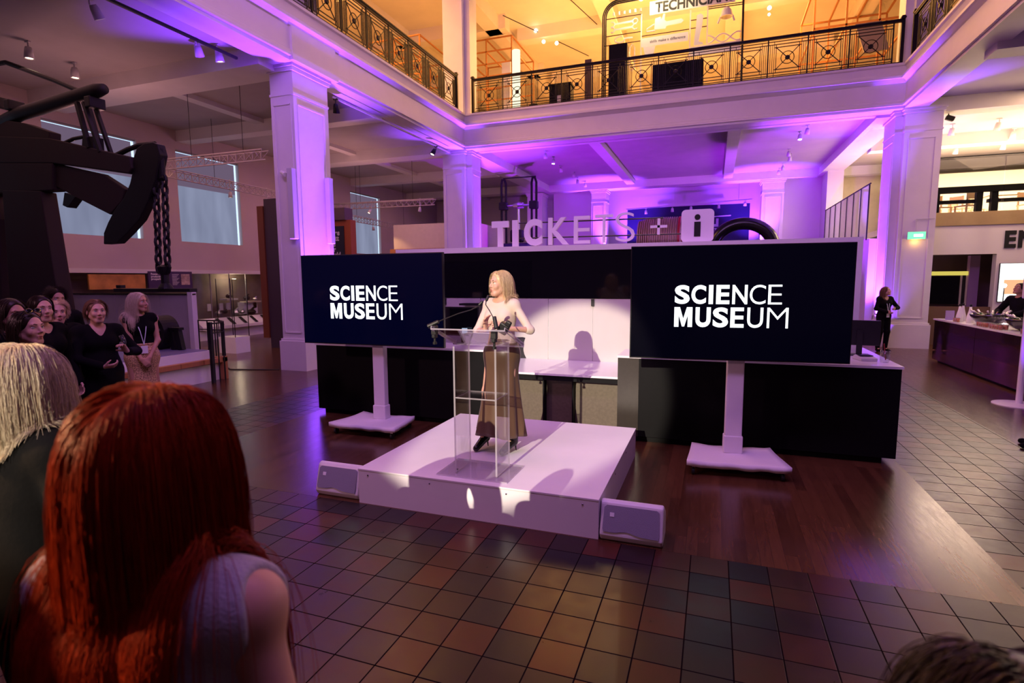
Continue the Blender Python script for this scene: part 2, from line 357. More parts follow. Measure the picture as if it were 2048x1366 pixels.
def wood_mat(name, along='Y', w=0.085, c0=(0.045, 0.017, 0.008), c1=(0.115, 0.048, 0.020), rough=(0.16, 0.30), length=1.8):
    m = bpy.data.materials.new(name); m.use_nodes = True; nt = m.node_tree; b = nt.nodes['Principled BSDF']; L = nt.links.new
    tc = N(nt, 'ShaderNodeTexCoord'); sp = N(nt, 'ShaderNodeSeparateXYZ'); L(tc.outputs['Object'], sp.inputs[0])
    A, B = (sp.outputs[0], sp.outputs[1]) if along == 'Y' else (sp.outputs[1], sp.outputs[0])
    u = mathn(nt, 'DIVIDE', mathn(nt, 'ADD', A, 40.0), w); fu = mathn(nt, 'FLOOR', u)
    wn0 = N(nt, 'ShaderNodeTexWhiteNoise', noise_dimensions='1D'); L(fu, wn0.inputs['W'])
    v = mathn(nt, 'ADD', mathn(nt, 'DIVIDE', mathn(nt, 'ADD', B, 40.0), length), wn0.outputs['Value'])
    cmb = N(nt, 'ShaderNodeCombineXYZ'); L(fu, cmb.inputs[0]); L(mathn(nt, 'FLOOR', v), cmb.inputs[1])
    wn = N(nt, 'ShaderNodeTexWhiteNoise', noise_dimensions='2D'); L(cmb.outputs[0], wn.inputs['Vector'])
    mp = N(nt, 'ShaderNodeMapping'); mp.inputs['Scale'].default_value = (14, 1.6, 1) if along == 'Y' else (1.6, 14, 1); L(tc.outputs['Object'], mp.inputs[0])
    ad = N(nt, 'ShaderNodeVectorMath', operation='ADD'); L(mp.outputs[0], ad.inputs[0]); L(wn.outputs['Color'], ad.inputs[1])
    ns = N(nt, 'ShaderNodeTexNoise'); ns.inputs['Scale'].default_value = 2.2; ns.inputs['Detail'].default_value = 6; ns.inputs['Distortion'].default_value = 1.2; L(ad.outputs[0], ns.inputs['Vector'])
    f = mathn(nt, 'ADD', mathn(nt, 'MULTIPLY', wn.outputs['Value'], 0.45), mathn(nt, 'MULTIPLY', ns.outputs['Fac'], 0.6))
    cr = N(nt, 'ShaderNodeValToRGB'); cr.color_ramp.elements[0].position = 0.15; cr.color_ramp.elements[1].position = 0.85
    cr.color_ramp.elements[0].color = (*c0, 1); cr.color_ramp.elements[1].color = (*c1, 1); L(f, cr.inputs[0])
    fr = mathn(nt, 'FRACT', u); d = mathn(nt, 'MINIMUM', fr, mathn(nt, 'SUBTRACT', 1.0, fr))
    g = N(nt, 'ShaderNodeMapRange'); g.inputs['From Min'].default_value = 0.0; g.inputs['From Max'].default_value = 0.03; g.inputs['To Min'].default_value = 0.45; L(d, g.inputs['Value'])
    mx = N(nt, 'ShaderNodeMix', data_type='RGBA', blend_type='MULTIPLY'); mx.inputs[0].default_value = 1.0; L(cr.outputs[0], mx.inputs[6]); L(g.outputs[0], mx.inputs[7])
    L(mx.outputs[2], b.inputs['Base Color'])
    r = N(nt, 'ShaderNodeMapRange'); r.inputs['To Min'].default_value = rough[0]; r.inputs['To Max'].default_value = rough[1]; L(ns.outputs['Fac'], r.inputs['Value']); L(r.outputs[0], b.inputs['Roughness'])
    bp = N(nt, 'ShaderNodeBump'); bp.inputs['Strength'].default_value = 0.12; bp.inputs['Distance'].default_value = 0.003
    L(ns.outputs['Fac'], bp.inputs['Height']); L(bp.outputs[0], b.inputs['Normal'])
    return m
TILE = tile_mat(); WOODF = wood_mat('oak_strip_floor')
WOODO = wood_mat('orange_oak', 'X', 0.5, (0.30, 0.11, 0.03), (0.45, 0.18, 0.06), (0.4, 0.5))
WOODK = wood_mat('dark_timber', 'X', 0.28, (0.010, 0.004, 0.0025), (0.024, 0.008, 0.005), (0.75, 0.9), 9)
Y0 = 4.026
m = MB()
for x0, x1 in ((-16.3, -7.11), (-5.68, 1.926), (3.46, 16)): m.box(x0, x1, Y0, 36, -0.1, 0)
structure(m.build('floor', WOODF))
m = MB().box(-16.3, 16, -8, Y0, -0.1, 0)
for x0, x1 in ((-7.11, -5.68), (1.926, 3.46)): m.box(x0, x1, Y0, 36, -0.1, 0)
structure(m.build('floor', TILE))

# ------------------------------------------------------------------ piers
def pier(name, boxes, z1, plinth_z=0.62, panels=()):
    """boxes: (x0,x1,y0,y1) shafts with plinth and capital; panels: raised mouldings"""
    m = MB()
    for x0, x1, y0, y1 in boxes:
        m.box(x0, x1, y0, y1, 0, z1)
        e = 0.055; m.box(x0 - e, x1 + e, y0 - e, y1 + e, 0, plinth_z)
        e = 0.03; m.box(x0 - e, x1 + e, y0 - e, y1 + e, plinth_z, plinth_z + 0.05)
        e = 0.015; m.box(x0 - e, x1 + e, y0 - e, y1 + e, z1 - 0.62, z1 - 0.57)
        e = 0.04; m.box(x0 - e, x1 + e, y0 - e, y1 + e, z1 - 0.14, z1 - 0.06)
        e = 0.07; m.box(x0 - e, x1 + e, y0 - e, y1 + e, z1 - 0.06, z1)
    for (o, u, wd, z0_, z1_) in panels:      # a thin moulding frame on a face
        o = Vector(o); u = Vector(u); t = 0.035
        m.bar(o + Vector((0, 0, z0_)), o + u * wd + Vector((0, 0, z0_)), t, 0.03); m.bar(o + Vector((0, 0, z1_)), o + u * wd + Vector((0, 0, z1_)), t, 0.03)
        m.bar(o + Vector((0, 0, z0_)), o + Vector((0, 0, z1_)), 0.03, t); m.bar(o + u * wd + Vector((0, 0, z0_)), o + u * wd + Vector((0, 0, z1_)), 0.03, t)
    return structure(m.build(name, PLASTER))
pier('pillar', [(-9.03, -8.43, 9.83, 10.95)], 6.5, 0.66, [((-8.95, 9.83, 0), (1, 0, 0), 0.44, 0.85, 5.7), ((-8.43, 9.95, 0), (0, 1, 0), 0.85, 0.85, 5.7)])
pier('pillar', [(-9.20, -8.36, 18.22, 19.3), (-8.37, -8.17, 18.42, 19.2)], 6.5, 0.66, [((-9.1, 18.22, 0), (1, 0, 0), 0.62, 0.85, 5.7), ((-8.17, 18.5, 0), (0, 1, 0), 0.6, 0.85, 5.7)])
pier('pillar', [(4.72, 5.58, 18.22, 19.3), (4.54, 4.73, 18.42, 19.5)], 6.5, 0.66, [((4.84, 18.22, 0), (1, 0, 0), 0.60, 0.85, 5.7), ((4.54, 18.5, 0), (0, 1, 0), 0.9, 0.85, 5.7)])
pier('pillar', [(-5.9, -5.18, 28.0, 28.9)], 6.38, 0.66, [((-5.8, 28.0, 0), (1, 0, 0), 0.52, 0.85, 5.6)])
pier('pillar', [(1.92, 2.83, 28.0, 28.9)], 6.38, 0.66, [((2.03, 28.0, 0), (1, 0, 0), 0.66, 0.85, 5.6)])
pier('pillar', [(-9.25, -8.45, 27.9, 28.9)], 6.38)
# upper storey shafts
m = MB().box(-9.15, -8.42, 18.3, 19.2, 7.45, 13.2).box(-8.42, -8.22, 18.5, 19.1, 7.45, 13.2).box(-9.05, -8.5, 9.9, 10.8, 7.45, 13.2)
structure(m.build('pillar', PLASTER))
m = MB().box(4.80, 5.52, 18.3, 19.2, 7.45, 13.2).box(4.62, 4.8, 18.5, 19.1, 7.45, 13.2)
structure(m.build('pillar', PLASTER))

# ------------------------------------------------------------------ balcony edge
prof = [(-0.55, 6.50), (0.0, 6.50), (0.0, 6.57), (0.06, 6.57), (0.06, 6.62), (0.03, 6.64), (0.03, 6.70), (0.0, 6.72), (0.0, 7.16), (0.03, 7.18), (0.10, 7.24), (0.14, 7.26), (0.14, 7.32),
        (0.03, 7.34), (0.0, 7.42), (0.04, 7.58), (0.09, 7.60), (0.09, 7.66), (-0.55, 7.66)]
structure(MB().sweep(prof, [(-8.33, -6), (-8.33, 18.19), (4.67, 18.19), (4.67, -6)], -1).build('balcony_beam', PLASTER))
# pilaster strips on the beam over the piers
structure(MB().box(-8.34, -8.28, 9.70, 11.1, 6.62, 7.2).box(-8.34, -8.24, 9.66, 11.14, 6.50, 6.62).build('trim_1', PLASTER))
# ------------------------------------------------------------------ slabs and ceilings
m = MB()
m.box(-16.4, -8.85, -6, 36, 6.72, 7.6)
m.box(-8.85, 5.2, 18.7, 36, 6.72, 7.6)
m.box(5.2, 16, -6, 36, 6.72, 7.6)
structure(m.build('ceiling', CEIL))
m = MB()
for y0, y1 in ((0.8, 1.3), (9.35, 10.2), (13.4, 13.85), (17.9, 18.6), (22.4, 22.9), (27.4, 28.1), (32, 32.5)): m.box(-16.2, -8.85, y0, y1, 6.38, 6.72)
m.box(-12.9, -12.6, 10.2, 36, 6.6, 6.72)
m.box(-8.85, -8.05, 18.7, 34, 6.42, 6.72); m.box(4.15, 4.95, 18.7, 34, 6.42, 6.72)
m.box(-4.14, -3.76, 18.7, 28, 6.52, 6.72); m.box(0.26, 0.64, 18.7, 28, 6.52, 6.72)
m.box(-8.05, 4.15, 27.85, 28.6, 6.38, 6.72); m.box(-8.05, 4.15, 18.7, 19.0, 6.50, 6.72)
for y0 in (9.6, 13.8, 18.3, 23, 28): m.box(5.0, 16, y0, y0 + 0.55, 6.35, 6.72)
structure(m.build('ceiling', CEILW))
# ------------------------------------------------------------------ ground floor walls
WALLP = mat('mauve_wall_paint', (0.52, 0.42, 0.42), 0.7, var=0.04, vscale=1.2)
NAVY = mat('navy_wall', (0.008, 0.008, 0.05), 0.6)
WALLL = mat('pale_wall_paint', (0.68, 0.62, 0.64), 0.6, var=0.03, vscale=1)
CREAM = mat('cream_wall_paint', (0.70, 0.62, 0.45), 0.6, var=0.03)
XW = -16.14
wins = [(5.4, 7.8), (9.6, 12.08), (13.34, 15.82), (17.9, 20.3), (22.33, 24.8)]
m = MB(); ys = [-6] + [v for a in wins for v in a] + [36]
for i in range(0, len(ys), 2): m.box(XW - 0.3, XW, ys[i], ys[i + 1], 2.3, 6.72)
for a, b in wins: m.box(XW - 0.3, XW, a, b, 2.3, 3.27); m.box(XW - 0.3, XW, a, b, 6.14, 6.72)
m.box(XW - 1.2, XW - 1.1, -6, 36, 0, 2.3)
structure(m.build('wall_left', WALLP))
structure(MB().box(XW - 1.2, XW + 0.06, -6, 36, 2.24, 2.36).build('trim_2', WALLL))
BLIND = bpy.data.materials.new('backlit_roller_blind'); BLIND.use_nodes = True
nt = BLIND.node_tree; e = N(nt, 'ShaderNodeEmission'); nt.nodes.remove(nt.nodes['Principled BSDF'])
tc = N(nt, 'ShaderNodeTexCoord'); mp = N(nt, 'ShaderNodeMapping'); mp.inputs['Scale'].default_value = (1, 1.4, 0.35); nt.links.new(tc.outputs['Object'], mp.inputs[0])
ns = N(nt, 'ShaderNodeTexNoise'); ns.inputs['Scale'].default_value = 1.3; nt.links.new(mp.outputs[0], ns.inputs[0])
cr = N(nt, 'ShaderNodeValToRGB'); cr.color_ramp.elements[0].color = (0.17, 0.19, 0.29, 1); cr.color_ramp.elements[1].color = (0.27, 0.30, 0.44, 1); cr.color_ramp.elements[0].position = 0.25; cr.color_ramp.elements[1].position = 0.8
nt.links.new(ns.outputs[0], cr.inputs[0]); nt.links.new(cr.outputs[0], e.inputs[0]); e.inputs[1].default_value = 1.0
nt.links.new(e.outputs[0], nt.nodes['Material Output'].inputs[0])
BLIND2 = emis('shaded_blind', (0.14, 0.10, 0.16), 1.0)  # upper blind blocked from outside; its shade is set as a dimmer glow
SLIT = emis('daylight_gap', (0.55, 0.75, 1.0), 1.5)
FRAMEM = mat('window_frame_grey', (0.35, 0.32, 0.34), 0.5)
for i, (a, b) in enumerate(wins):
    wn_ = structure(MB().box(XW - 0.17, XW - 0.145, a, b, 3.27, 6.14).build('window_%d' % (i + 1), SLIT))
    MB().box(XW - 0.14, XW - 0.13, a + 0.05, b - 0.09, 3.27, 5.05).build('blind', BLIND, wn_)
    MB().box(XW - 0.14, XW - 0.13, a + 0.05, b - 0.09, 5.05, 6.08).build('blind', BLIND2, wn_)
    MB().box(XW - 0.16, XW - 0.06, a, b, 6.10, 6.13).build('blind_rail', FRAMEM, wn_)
m = MB().box(XW, -4.55, 31.0, 31.3, 0, 6.72).box(1.59, 4.4, 31.0, 31.3, 0, 6.72).box(-4.55, 1.59, 31.0, 31.3, 5.75, 6.72)
m.box(-8.0, -5.9, 28.5, 28.7, 0, 6.72)
m.box(2.83, 4.35, 28.3, 28.5, 0, 6.72)
structure(m.build('wall_back', WALLL))
structure(MB().box(-4.55, 1.59, 31.1, 31.3, 0, 5.75).build('wall_back', NAVY))
structure(MB().box(4.35, 16, 28.6, 28.9, 0, 6.72).build('wall_back', CREAM))
structure(MB().box(4.35, 4.95, 27.0, 28.6, 0, 6.6).build('pillar', WALLL))
structure(MB().box(15.9, 16.2, -6, 36, 0, 6.72).build('wall_right', WALLL))

# ------------------------------------------------------------------ upper gallery shell
GAL = mat('gallery_cream_paint', (0.80, 0.70, 0.52), 0.7, var=0.05, vscale=1)
m = MB().box(-17, 17, 34, 34.3, 7.6, 13.2).box(-17, -16.7, -6, 34, 7.6, 13.2).box(16, 16.3, -6, 34, 7.6, 13.2)
structure(m.build('wall_upper', GAL))
m = MB().box(-17, -8.4, -6, 34.3, 12.8, 13.1).box(-8.4, 4.7, 18.3, 34.3, 12.8, 13.1).box(4.7, 17, -6, 34.3, 12.8, 13.1)
structure(m.build('ceiling_upper', GAL))
m = MB()
for x in (-13.5, -9.3, -4.6, 0.1, 4.9, 9.5): m.box(x, x + 0.6, 18.3, 34, 12.25, 12.8)
for y in (3.0, 7.5, 12.0, 16.5, 22.5, 28.0): m.box(-17, -8.4, y, y + 0.55, 12.25, 12.8)
for y in (18.3, 24.0, 29.5): m.box(-8.4, 4.7, y, y + 0.6, 12.3, 12.8)
structure(m.build('ceiling_upper', GAL))

# ------------------------------------------------------------------ balustrades
def panel_mesh():
    """one railing bay 1.02 wide in local x, centred on its boss, z 0..1.05"""
    m = MB(); t = 0.018; W = 0.51
    for z in (0.06, 0.13, 0.90, 0.98): m.bar((-W, 0, z), (W, 0, z), t, 0.02)
    q = 0.30; zc = 0.52
    for x in (-q, q): m.bar((x, 0, 0.13), (x, 0, 0.90), t, 0.02)
    for z in (zc - q, zc + q): m.bar((-q - 0.05, 0, z), (q + 0.05, 0, z), t, 0.02)
    m.bar((-q - 0.05, 0, 0.0), (-q - 0.05, 0, 0.98), t * 0.8, 0.018); m.bar((q + 0.05, 0, 0.0), (q + 0.05, 0, 0.98), t * 0.8, 0.018)
    for sx in (-1, 1):
        for sz in (-1, 1): m.bar((0.03 * sx, 0, zc + 0.03 * sz), (q * sx, 0, zc + q * sz), t, 0.02)
    ring = [(0.17 * math.cos(a), 0, zc + 0.17 * math.sin(a)) for a in [2 * math.pi * k / 20 for k in range(21)]]
    m.tube(ring, 0.011, 5)
    m.lathe([(0, -0.03), (0.05, -0.028), (0.068, 0), (0.05, 0.028), (0, 0.03)], (0, 0, zc), 12, Matrix.Rotation(math.pi / 2, 3, 'X'))
    for x in (0.40, 0.455): m.bar((x, 0, 0.13), (x, 0, 0.90), t * 0.8, 0.018); m.bar((-x, 0, 0.13), (-x, 0, 0.90), t * 0.8, 0.018)
    m.bar((W, 0, 0), (W, 0, 1.08), 0.035, 0.035)
    return m
RAIL = panel_mesh().build('railing_panel', METALD)
def balustrade(label, p0, dirv, offs, length, start, parent_rz):
    t = thing('balustrade', label, 'railing', p0, parent_rz, 'bronze balustrades round the upper gallery')
    for k, o_ in enumerate(offs):
        global RAIL_USED
        if not RAIL_USED: c = RAIL; RAIL_USED = True
        else: c = RAIL.copy(); C.objects.link(c)
        c.parent = t; c.location = (o_, 0, 0)
    MB().box(start, length, -0.05, 0.05, 1.08, 1.115).box(start, length, -0.035, 0.035, 1.04, 1.08).build('handrail', METALD, t)
    MB().box(start - 0.03, start + 0.05, -0.05, 0.05, 0, 1.2).box(start - 0.05, start + 0.07, -0.06, 0.06, 1.13, 1.17).build('post', METALD, t)
    MB().box(length - 0.05, length + 0.03, -0.05, 0.05, 0, 1.2).box(length - 0.07, length + 0.05, -0.06, 0.06, 1.13, 1.17).build('post', METALD, t)
    MB().box(start, length, -0.10, 0.06, -0.035, 0.0).build('kerb', METALD, t)
    return t
RAIL_USED = False
balustrade('long bronze balustrade facing the camera above the ticket desk', (-7.42, 18.25, 7.70), None, [k * 1.02 for k in range(12)], 11.95, -0.60, 0)
balustrade('bronze balustrade running along the gallery above the left pillar', (-8.38, 0.8, 7.70), None, [k * 1.02 for k in range(17)], 16.9, -0.4, math.pi / 2)
balustrade('short stretch of dark balustrade in the top right corner', (4.72, 17.2, 7.70), None, [k * 1.02 for k in range(9)], 8.7, -0.75, -math.pi / 2)
# ------------------------------------------------------------------ stage podium
PODM = mat('podium_white_laminate', (0.84, 0.80, 0.84), 0.38, var=0.02, vscale=3)
pod = thing('podium', 'low square white stage podium under the speaker', 'podium', (-2.95, 4.045, 0))
MB().box(0, 2.175, 0, 2.15, 0.0, 0.300).build('side_panel', PODM, pod)
MB().box(-0.003, 2.178, -0.003, 2.153, 0.302, 0.318).build('stage_top', PODM, pod, bevel=0.002)
for x in (0.10, 0.72, 1.42, 2.05): MB().ball((x, -0.003, 0.265), (0.008, 0.005, 0.008), 8).build('screw', CHROME, pod)
for y in (0.1, 0.75, 1.4, 2.05): MB().ball((2.178, y, 0.265), (0.005, 0.008, 0.008), 8).build('screw', CHROME, pod)

# ------------------------------------------------------------------ wedge monitors
GRILLE = mat('white_speaker_grille', (0.34, 0.33, 0.42), 0.6, bump=0.6, bscale=400)
PAPERW = mat('white_badge', (0.9, 0.9, 0.95), 0.4)
def wedge(loc, label):
    t = thing('floor_speaker', label, 'speaker', loc, 0, 'white wedge speakers by the podium')
    W = 0.47
    m = MB(); m.prism([(0.03, 0.0), (0.0, 0.05), (0.065, 0.285), (0.10, 0.305), (0.28, 0.20), (0.30, 0.02), (0.28, 0.0)], (0, 0, 0), (0, 1, 0), (0, 0, 1), W)
    m.build('cabinet', WHITEP, t, bevel=0.018)
    # grille on the sloped front, with a wavy lower edge
    d = Vector((0, 0.065, 0.235)).normalized(); o = Vector((0, 0.0, 0.05)) + Vector((0, -d.z, d.y)) * 0.004
    pts = []
    for k in range(13):
        x = 0.03 + (W - 0.06) * k / 12; pts.append((x, 0.028 + 0.020 * math.exp(-((k / 12 - 0.42) / 0.16) ** 2) - 0.012 * (k / 12)))
    pts += [(W - 0.025, 0.05), (W - 0.03, 0.215), (W - 0.05, 0.228), (0.05, 0.228), (0.03, 0.21), (0.022, 0.05)]
    m = MB(); m.prism([(a, b) for a, b in pts], o + Vector((0, 0.0, 0)), (1, 0, 0), d, 0.006); m.build('grille', GRILLE, t)
    m = MB(); m.prism([(0.075, 0.145), (0.108, 0.145), (0.108, 0.175), (0.075, 0.175)], o + Vector((0, -0.003, 0.0)), (1, 0, 0), d, 0.006); b_ = m.build('badge', PAPERW, t)
    m = MB(); q = o + Vector((0, -0.006, 0)); m.tube([q + Vector((1, 0, 0)) * (0.0915 + 0.009 * math.cos(a)) + d * (0.16 + 0.009 * math.sin(a)) for a in [k * 0.785 for k in range(7)]], 0.0018, 5); m.build('badge_mark', GRILLE, b_)
    return t
wedge((-0.765, 4.03, 0), 'white wedge speaker on the tiles at the right corner of the podium')
wedge((-3.45, 4.06, 0), 'white wedge speaker against the left corner of the podium')

# ------------------------------------------------------------------ lectern
lec = thing('lectern', 'clear acrylic lectern with open legs at the front of the podium', 'lectern', (-1.86, 4.3, 0.319))
acrylic(MB().box(-0.345, 0.31, -0.18, 0.26, 0, 0.012), 'base_plate', lec)
for x in (-0.20, 0.18):
    acrylic(MB().box(x - 0.008, x + 0.008, -0.09, 0.22, 0.012, 1.115 if x < 0 else 1.13), 'side_panel', lec)
acrylic(MB().box(-0.192, 0.172, -0.085, 0.215, 0.665, 0.677), 'shelf', lec)
m = MB(); m.cbox((0, 0, 0), (0.65, 0.50, 0.012)); tr = acrylic(m, 'reading_top', lec); tr.location = (0.0, -0.02, 1.185); tr.rotation_euler = (math.radians(-21), 0, 0)
m = MB(); m.cbox((0, 0.25, 0.018), (0.65, 0.012, 0.045)); acrylic(m, 'stop_ledge', tr)
for sx in (-1, 1): m = MB(); m.cbox((sx * 0.325, 0, 0.012), (0.008, 0.5, 0.03)); acrylic(m, 'side_lip', tr)
MB().box(-0.012, 0.012, -0.012, 0.012, 0, 0.02).build('foot_bolt', CHROME, lec, loc=(-0.2, -0.07, 0.012))
PAPER = mat('paper', (0.85, 0.84, 0.82), 0.8)
m = MB(); m.cbox((0, 0, 0), (0.21, 0.297, 0.002)); pp = m.build('paper_sheet', PAPER); pp.location = (-1.84, 4.34, 1.502); pp.rotation_euler = (math.radians(-21), 0, 0.06)
tag(pp, 'white sheet of speech notes lying on the lectern top', 'paper')

def gooseneck(name, label, clip, pts, head_dir):
    t = thing(name, label, 'microphone', clip, 0, 'gooseneck microphones clipped to the lectern')
    m = MB(); m.cbox((0, 0, 0), (0.045, 0.05, 0.075)); m.cbox((0, 0.0, -0.05), (0.03, 0.06, 0.03)); m.build('clamp', BLACKP, t, bevel=0.005)
    m = MB(); m.tube([(0, 0, -0.06), (0, 0, -0.10)], 0.010, 8); m.lathe([(0, -0.02), (0.018, -0.02), (0.018, 0.0), (0, 0.0)], (0, 0, -0.10), 10); m.build('clamp_screw', BLACKP, t)
    P = [Vector(p) for p in pts]
    m = MB(); m.tube([P[0] * 0.0 + P[0], P[0] + (P[1] - P[0]).normalized() * 0.10], [0.019, 0.016], 10); m.build('mic_base', BLACKP, t)
    m = MB(); m.tube(P, 0.0042, 6); m.build('gooseneck', BLACKP, t)
    h = Vector(head_dir).normalized(); m = MB(); m.tube([P[-1], P[-1] + h * 0.012, P[-1] + h * 0.045, P[-1] + h * 0.058], [0.005, 0.012, 0.012, 0.007], 10); m.build('mic_head', BLACKP, t)
gooseneck('gooseneck_microphone', 'gooseneck microphone reaching right from the lectern corner farthest from the speaker', (-2.20, 4.14, 1.575),
          [(-0.06, 0.0, 0.03), (0.06, 0.02, 0.085), (0.2, 0.05, 0.14), (0.30, 0.08, 0.17), (0.36, 0.10, 0.20)], (0.5, 0.25, 0.6))
gooseneck('gooseneck_microphone', "gooseneck microphone curving up towards the speaker's chin from the near lectern edge", (-1.655, 4.13, 1.555),
          [(0.02, 0.0, 0.05), (-0.0, 0.02, 0.11), (-0.06, 0.05, 0.19), (-0.105, 0.08, 0.235), (-0.11, 0.10, 0.26)], (0.15, 0.3, 0.6))
m = MB().cbox((0, 0, 0), (0.085, 0.06, 0.09)).cbox((0.02, -0.02, 0.06), (0.05, 0.04, 0.05)); bx = m.build('mic_transmitter', BLACKP, bevel=0.012)
bx.location = (-1.60, 4.20, 1.60); bx.rotation_euler = (0.2, 0.5, 0.2); tag(bx, 'black wireless transmitter block clipped beside the near gooseneck microphone', 'transmitter')

# ------------------------------------------------------------------ screens on stands
SCREEN = mat('screen_showing_navy', (0.002, 0.002, 0.006), 0.13, emit=(0.0, 0.004, 0.06), estr=0.16, spec=0.5)
SCREEN2 = mat('screen_showing_black', (0.002, 0.002, 0.004), 0.13, emit=(0.0, 0.002, 0.02), estr=0.14)
LOGO = emis('lit_white_lettering', (0.92, 0.97, 1.0), 1.6)
TVB = mat('screen_casing', (0.01, 0.01, 0.011), 0.35)
def screen(loc, rz, label, group, scr, colx):
    t = thing('screen_stand', label, 'screen', loc, rz, group)
    W, H_ = 2.13, 1.19; z0 = 1.143
    MB().box(-W / 2, W / 2, 0, 0.05, z0, z0 + H_).build('screen_casing', TVB, t, bevel=0.004)
    s = MB().box(-W / 2 + 0.011, W / 2 - 0.011, -0.003, 0.004, z0 + 0.014, z0 + H_ - 0.011).build('screen', scr, t)
    h = 0.197; x0 = -W / 2 + 0.455; k = 1.035
    W1 = [('S', 0, .145, .042), ('C', .16, .14, .036), ('I', .325, .042, 0), ('E', .395, .125, .030), ('N', .545, .14, .018), ('C', .705, .145, -.004), ('E', .872, .125, -.012)]
    W2 = [('M', 0, .175, .030), ('U', .205, .145, .042), ('S', .37, .145, .034), ('E', .535, .125, .022), ('U', .69, .145, .004), ('M', .87, .19, -.014)]
    letters('lettering', [(c, x * k, w_ * k, o_) for c, x, w_, o_ in W1], x0, z0 + 0.585, h, LOGO, s, -0.0055, 0.003)
    letters('lettering', [(c, x * k, w_ * k, o_) for c, x, w_, o_ in W2], x0, z0 + 0.345, h + 0.01, LOGO, s, -0.0055, 0.003)
    m = MB(); m.box(colx - 0.085, colx + 0.085, 0.10, 0.20, 0.13, 1.75); m.box(colx - 0.095, colx + 0.095, 0.085, 0.215, 0.13, 0.32); m.build('column_cover', CLOTHW, t, bevel=0.01)
    m = MB().box(colx - 0.3, colx + 0.3, 0.05, 0.10, 1.3, 2.0); m.build('mount_bracket', TVB, t)
    # cloth-covered base: tray with raised corners
    m = MB(); nx, ny = 14, 10; bw, bd = 0.98, 0.66
    vs = []
    for j in range(ny + 1):
        for i in range(nx + 1):
            u = i / nx * 2 - 1; v = j / ny * 2 - 1
            nar = 1.0 - 0.17 * (v + 1) / 2
            pinch = 1 - 0.05 * (1 - u * u) * 0; x = colx + u * bw / 2 * nar; y = 0.05 + (v * bd / 2 - 0.06) * (1 - 0.06 * (1 - u * u) * (1 if abs(v) > .9 else 0))
            z = 0.142 + 0.016 * (abs(u) ** 3) - 0.012 * (1 - v * v) + 0.004 * math.sin(9 * u + 3 * v)
            vs.append((x, y, z))
    n1 = (nx + 1)
    fs = [(j * n1 + i, j * n1 + i + 1, (j + 1) * n1 + i + 1, (j + 1) * n1 + i) for j in range(ny) for i in range(nx)]
    rim = [i for i in range(n1)] + [j * n1 + nx for j in range(1, ny + 1)] + [ny * n1 + i for i in range(nx - 1, -1, -1)] + [j * n1 for j in range(ny - 1, 0, -1)]
    base = len(vs)
    for q, i in enumerate(rim):
        x, y, z = vs[i]; vs.append((x, y, z - 0.052 - 0.010 * math.sin(q * 0.9) ** 2))
    R_ = len(rim)
    fs += [(rim[q], rim[(q + 1) % R_], base + (q + 1) % R_, base + q) for q in range(R_)]
    m.add(vs, fs); o = m.build('base_cover', CLOTHW, t, smooth=True)
    md = o.modifiers.new('thickness', 'SOLIDIFY'); md.thickness = 0.006
    for sx in (-1, 1):
        for sy in (-1, 1):
            x = colx + sx * 0.42 * (1 if sy < 0 else 0.84); y = -0.01 + sy * 0.27 + 0.0
            m = MB().cbox((x, y, 0.078), (0.03, 0.035, 0.03)); m.tube([(x, y, 0.06), (x, y, 0.10)], 0.008, 6); cs = m.build('castor', CHROME, t)
            m = MB(); R = Matrix.Rotation(math.pi / 2, 3, 'Y')
            m.lathe([(0.0, -0.016), (0.036, -0.016), (0.041, -0.01), (0.041, 0.01), (0.036, 0.016), (0, 0.016)], (x, y, 0.0415), 16, R); m.build('wheel', BLACKP, cs)
    return t
screen((0.226, 6.104, 0), 0.089, 'large screen reading SCIENCE MUSEUM on a white stand, to the right of the podium', 'screens either side of the stage', SCREEN2, 0.03)
screen((-4.208, 6.151, 0), 0.01, 'large screen reading SCIENCE MUSEUM on a white stand, left of the speaker', 'screens either side of the stage', SCREEN, 0.03)

# ------------------------------------------------------------------ ticket desk
WGLOSS = mat('white_back_painted_glass', (0.60, 0.57, 0.53), 0.10, var=0.03, vscale=2, coat=0.5)
CTOP = mat('white_counter_top', (0.85, 0.83, 0.84), 0.2)
DESKF = mat('brown_grey_desk_front', (0.13, 0.105, 0.075), 0.5, var=0.12, vscale=30)
desk = thing('ticket_desk', 'long black and white ticket desk kiosk behind the stage', 'desk', (-1.0, 6.74, 0))
ox = 1.0
def dbox(x0, x1, y0, y1, z0, z1): return MB().box(x0 + ox, x1 + ox, y0, y1, z0, z1)
dbox(-5.58, -2.80, 0.0, 0.62, 0.07, 1.035).build('counter_body', BLACK, desk, bevel=0.004)
dbox(-5.50, -2.85, 0.05, 0.58, 0.0, 0.07).build('plinth', BLACK, desk)
dbox(-5.60, -2.79, -0.01, 0.66, 1.036, 1.062).build('counter_top', CTOP, desk)
LBR = mat('lit_sheen_brown', (0.030, 0.024, 0.020), 0.33, var=0.1, vscale=20)  # brown tone stands for the lit sheen on the black counter end
dbox(-1.07, 1.875, 0.0, 0.62, 0.07, 1.035).build('counter_body', BLACK, desk, bevel=0.004)
dbox(-1.074, -0.82, -0.004, 0.3, 0.07, 1.034).build('lit_end_patch', LBR, desk)  # covers only the stretch of counter painted as lit
dbox(1.2, 1.875, 0.62, 1.70, 0.07, 1.035).build('counter_return', BLACK, desk)
dbox(-1.0, 1.76, 0.05, 0.58, 0.0, 0.07).build('plinth', BLACK, desk)
dbox(-1.08, 1.89, -0.01, 0.64, 1.036, 1.062).build('counter_top', CTOP, desk)
dbox(1.18, 1.89, 0.64, 1.72, 1.036, 1.062).build('counter_top', CTOP, desk)
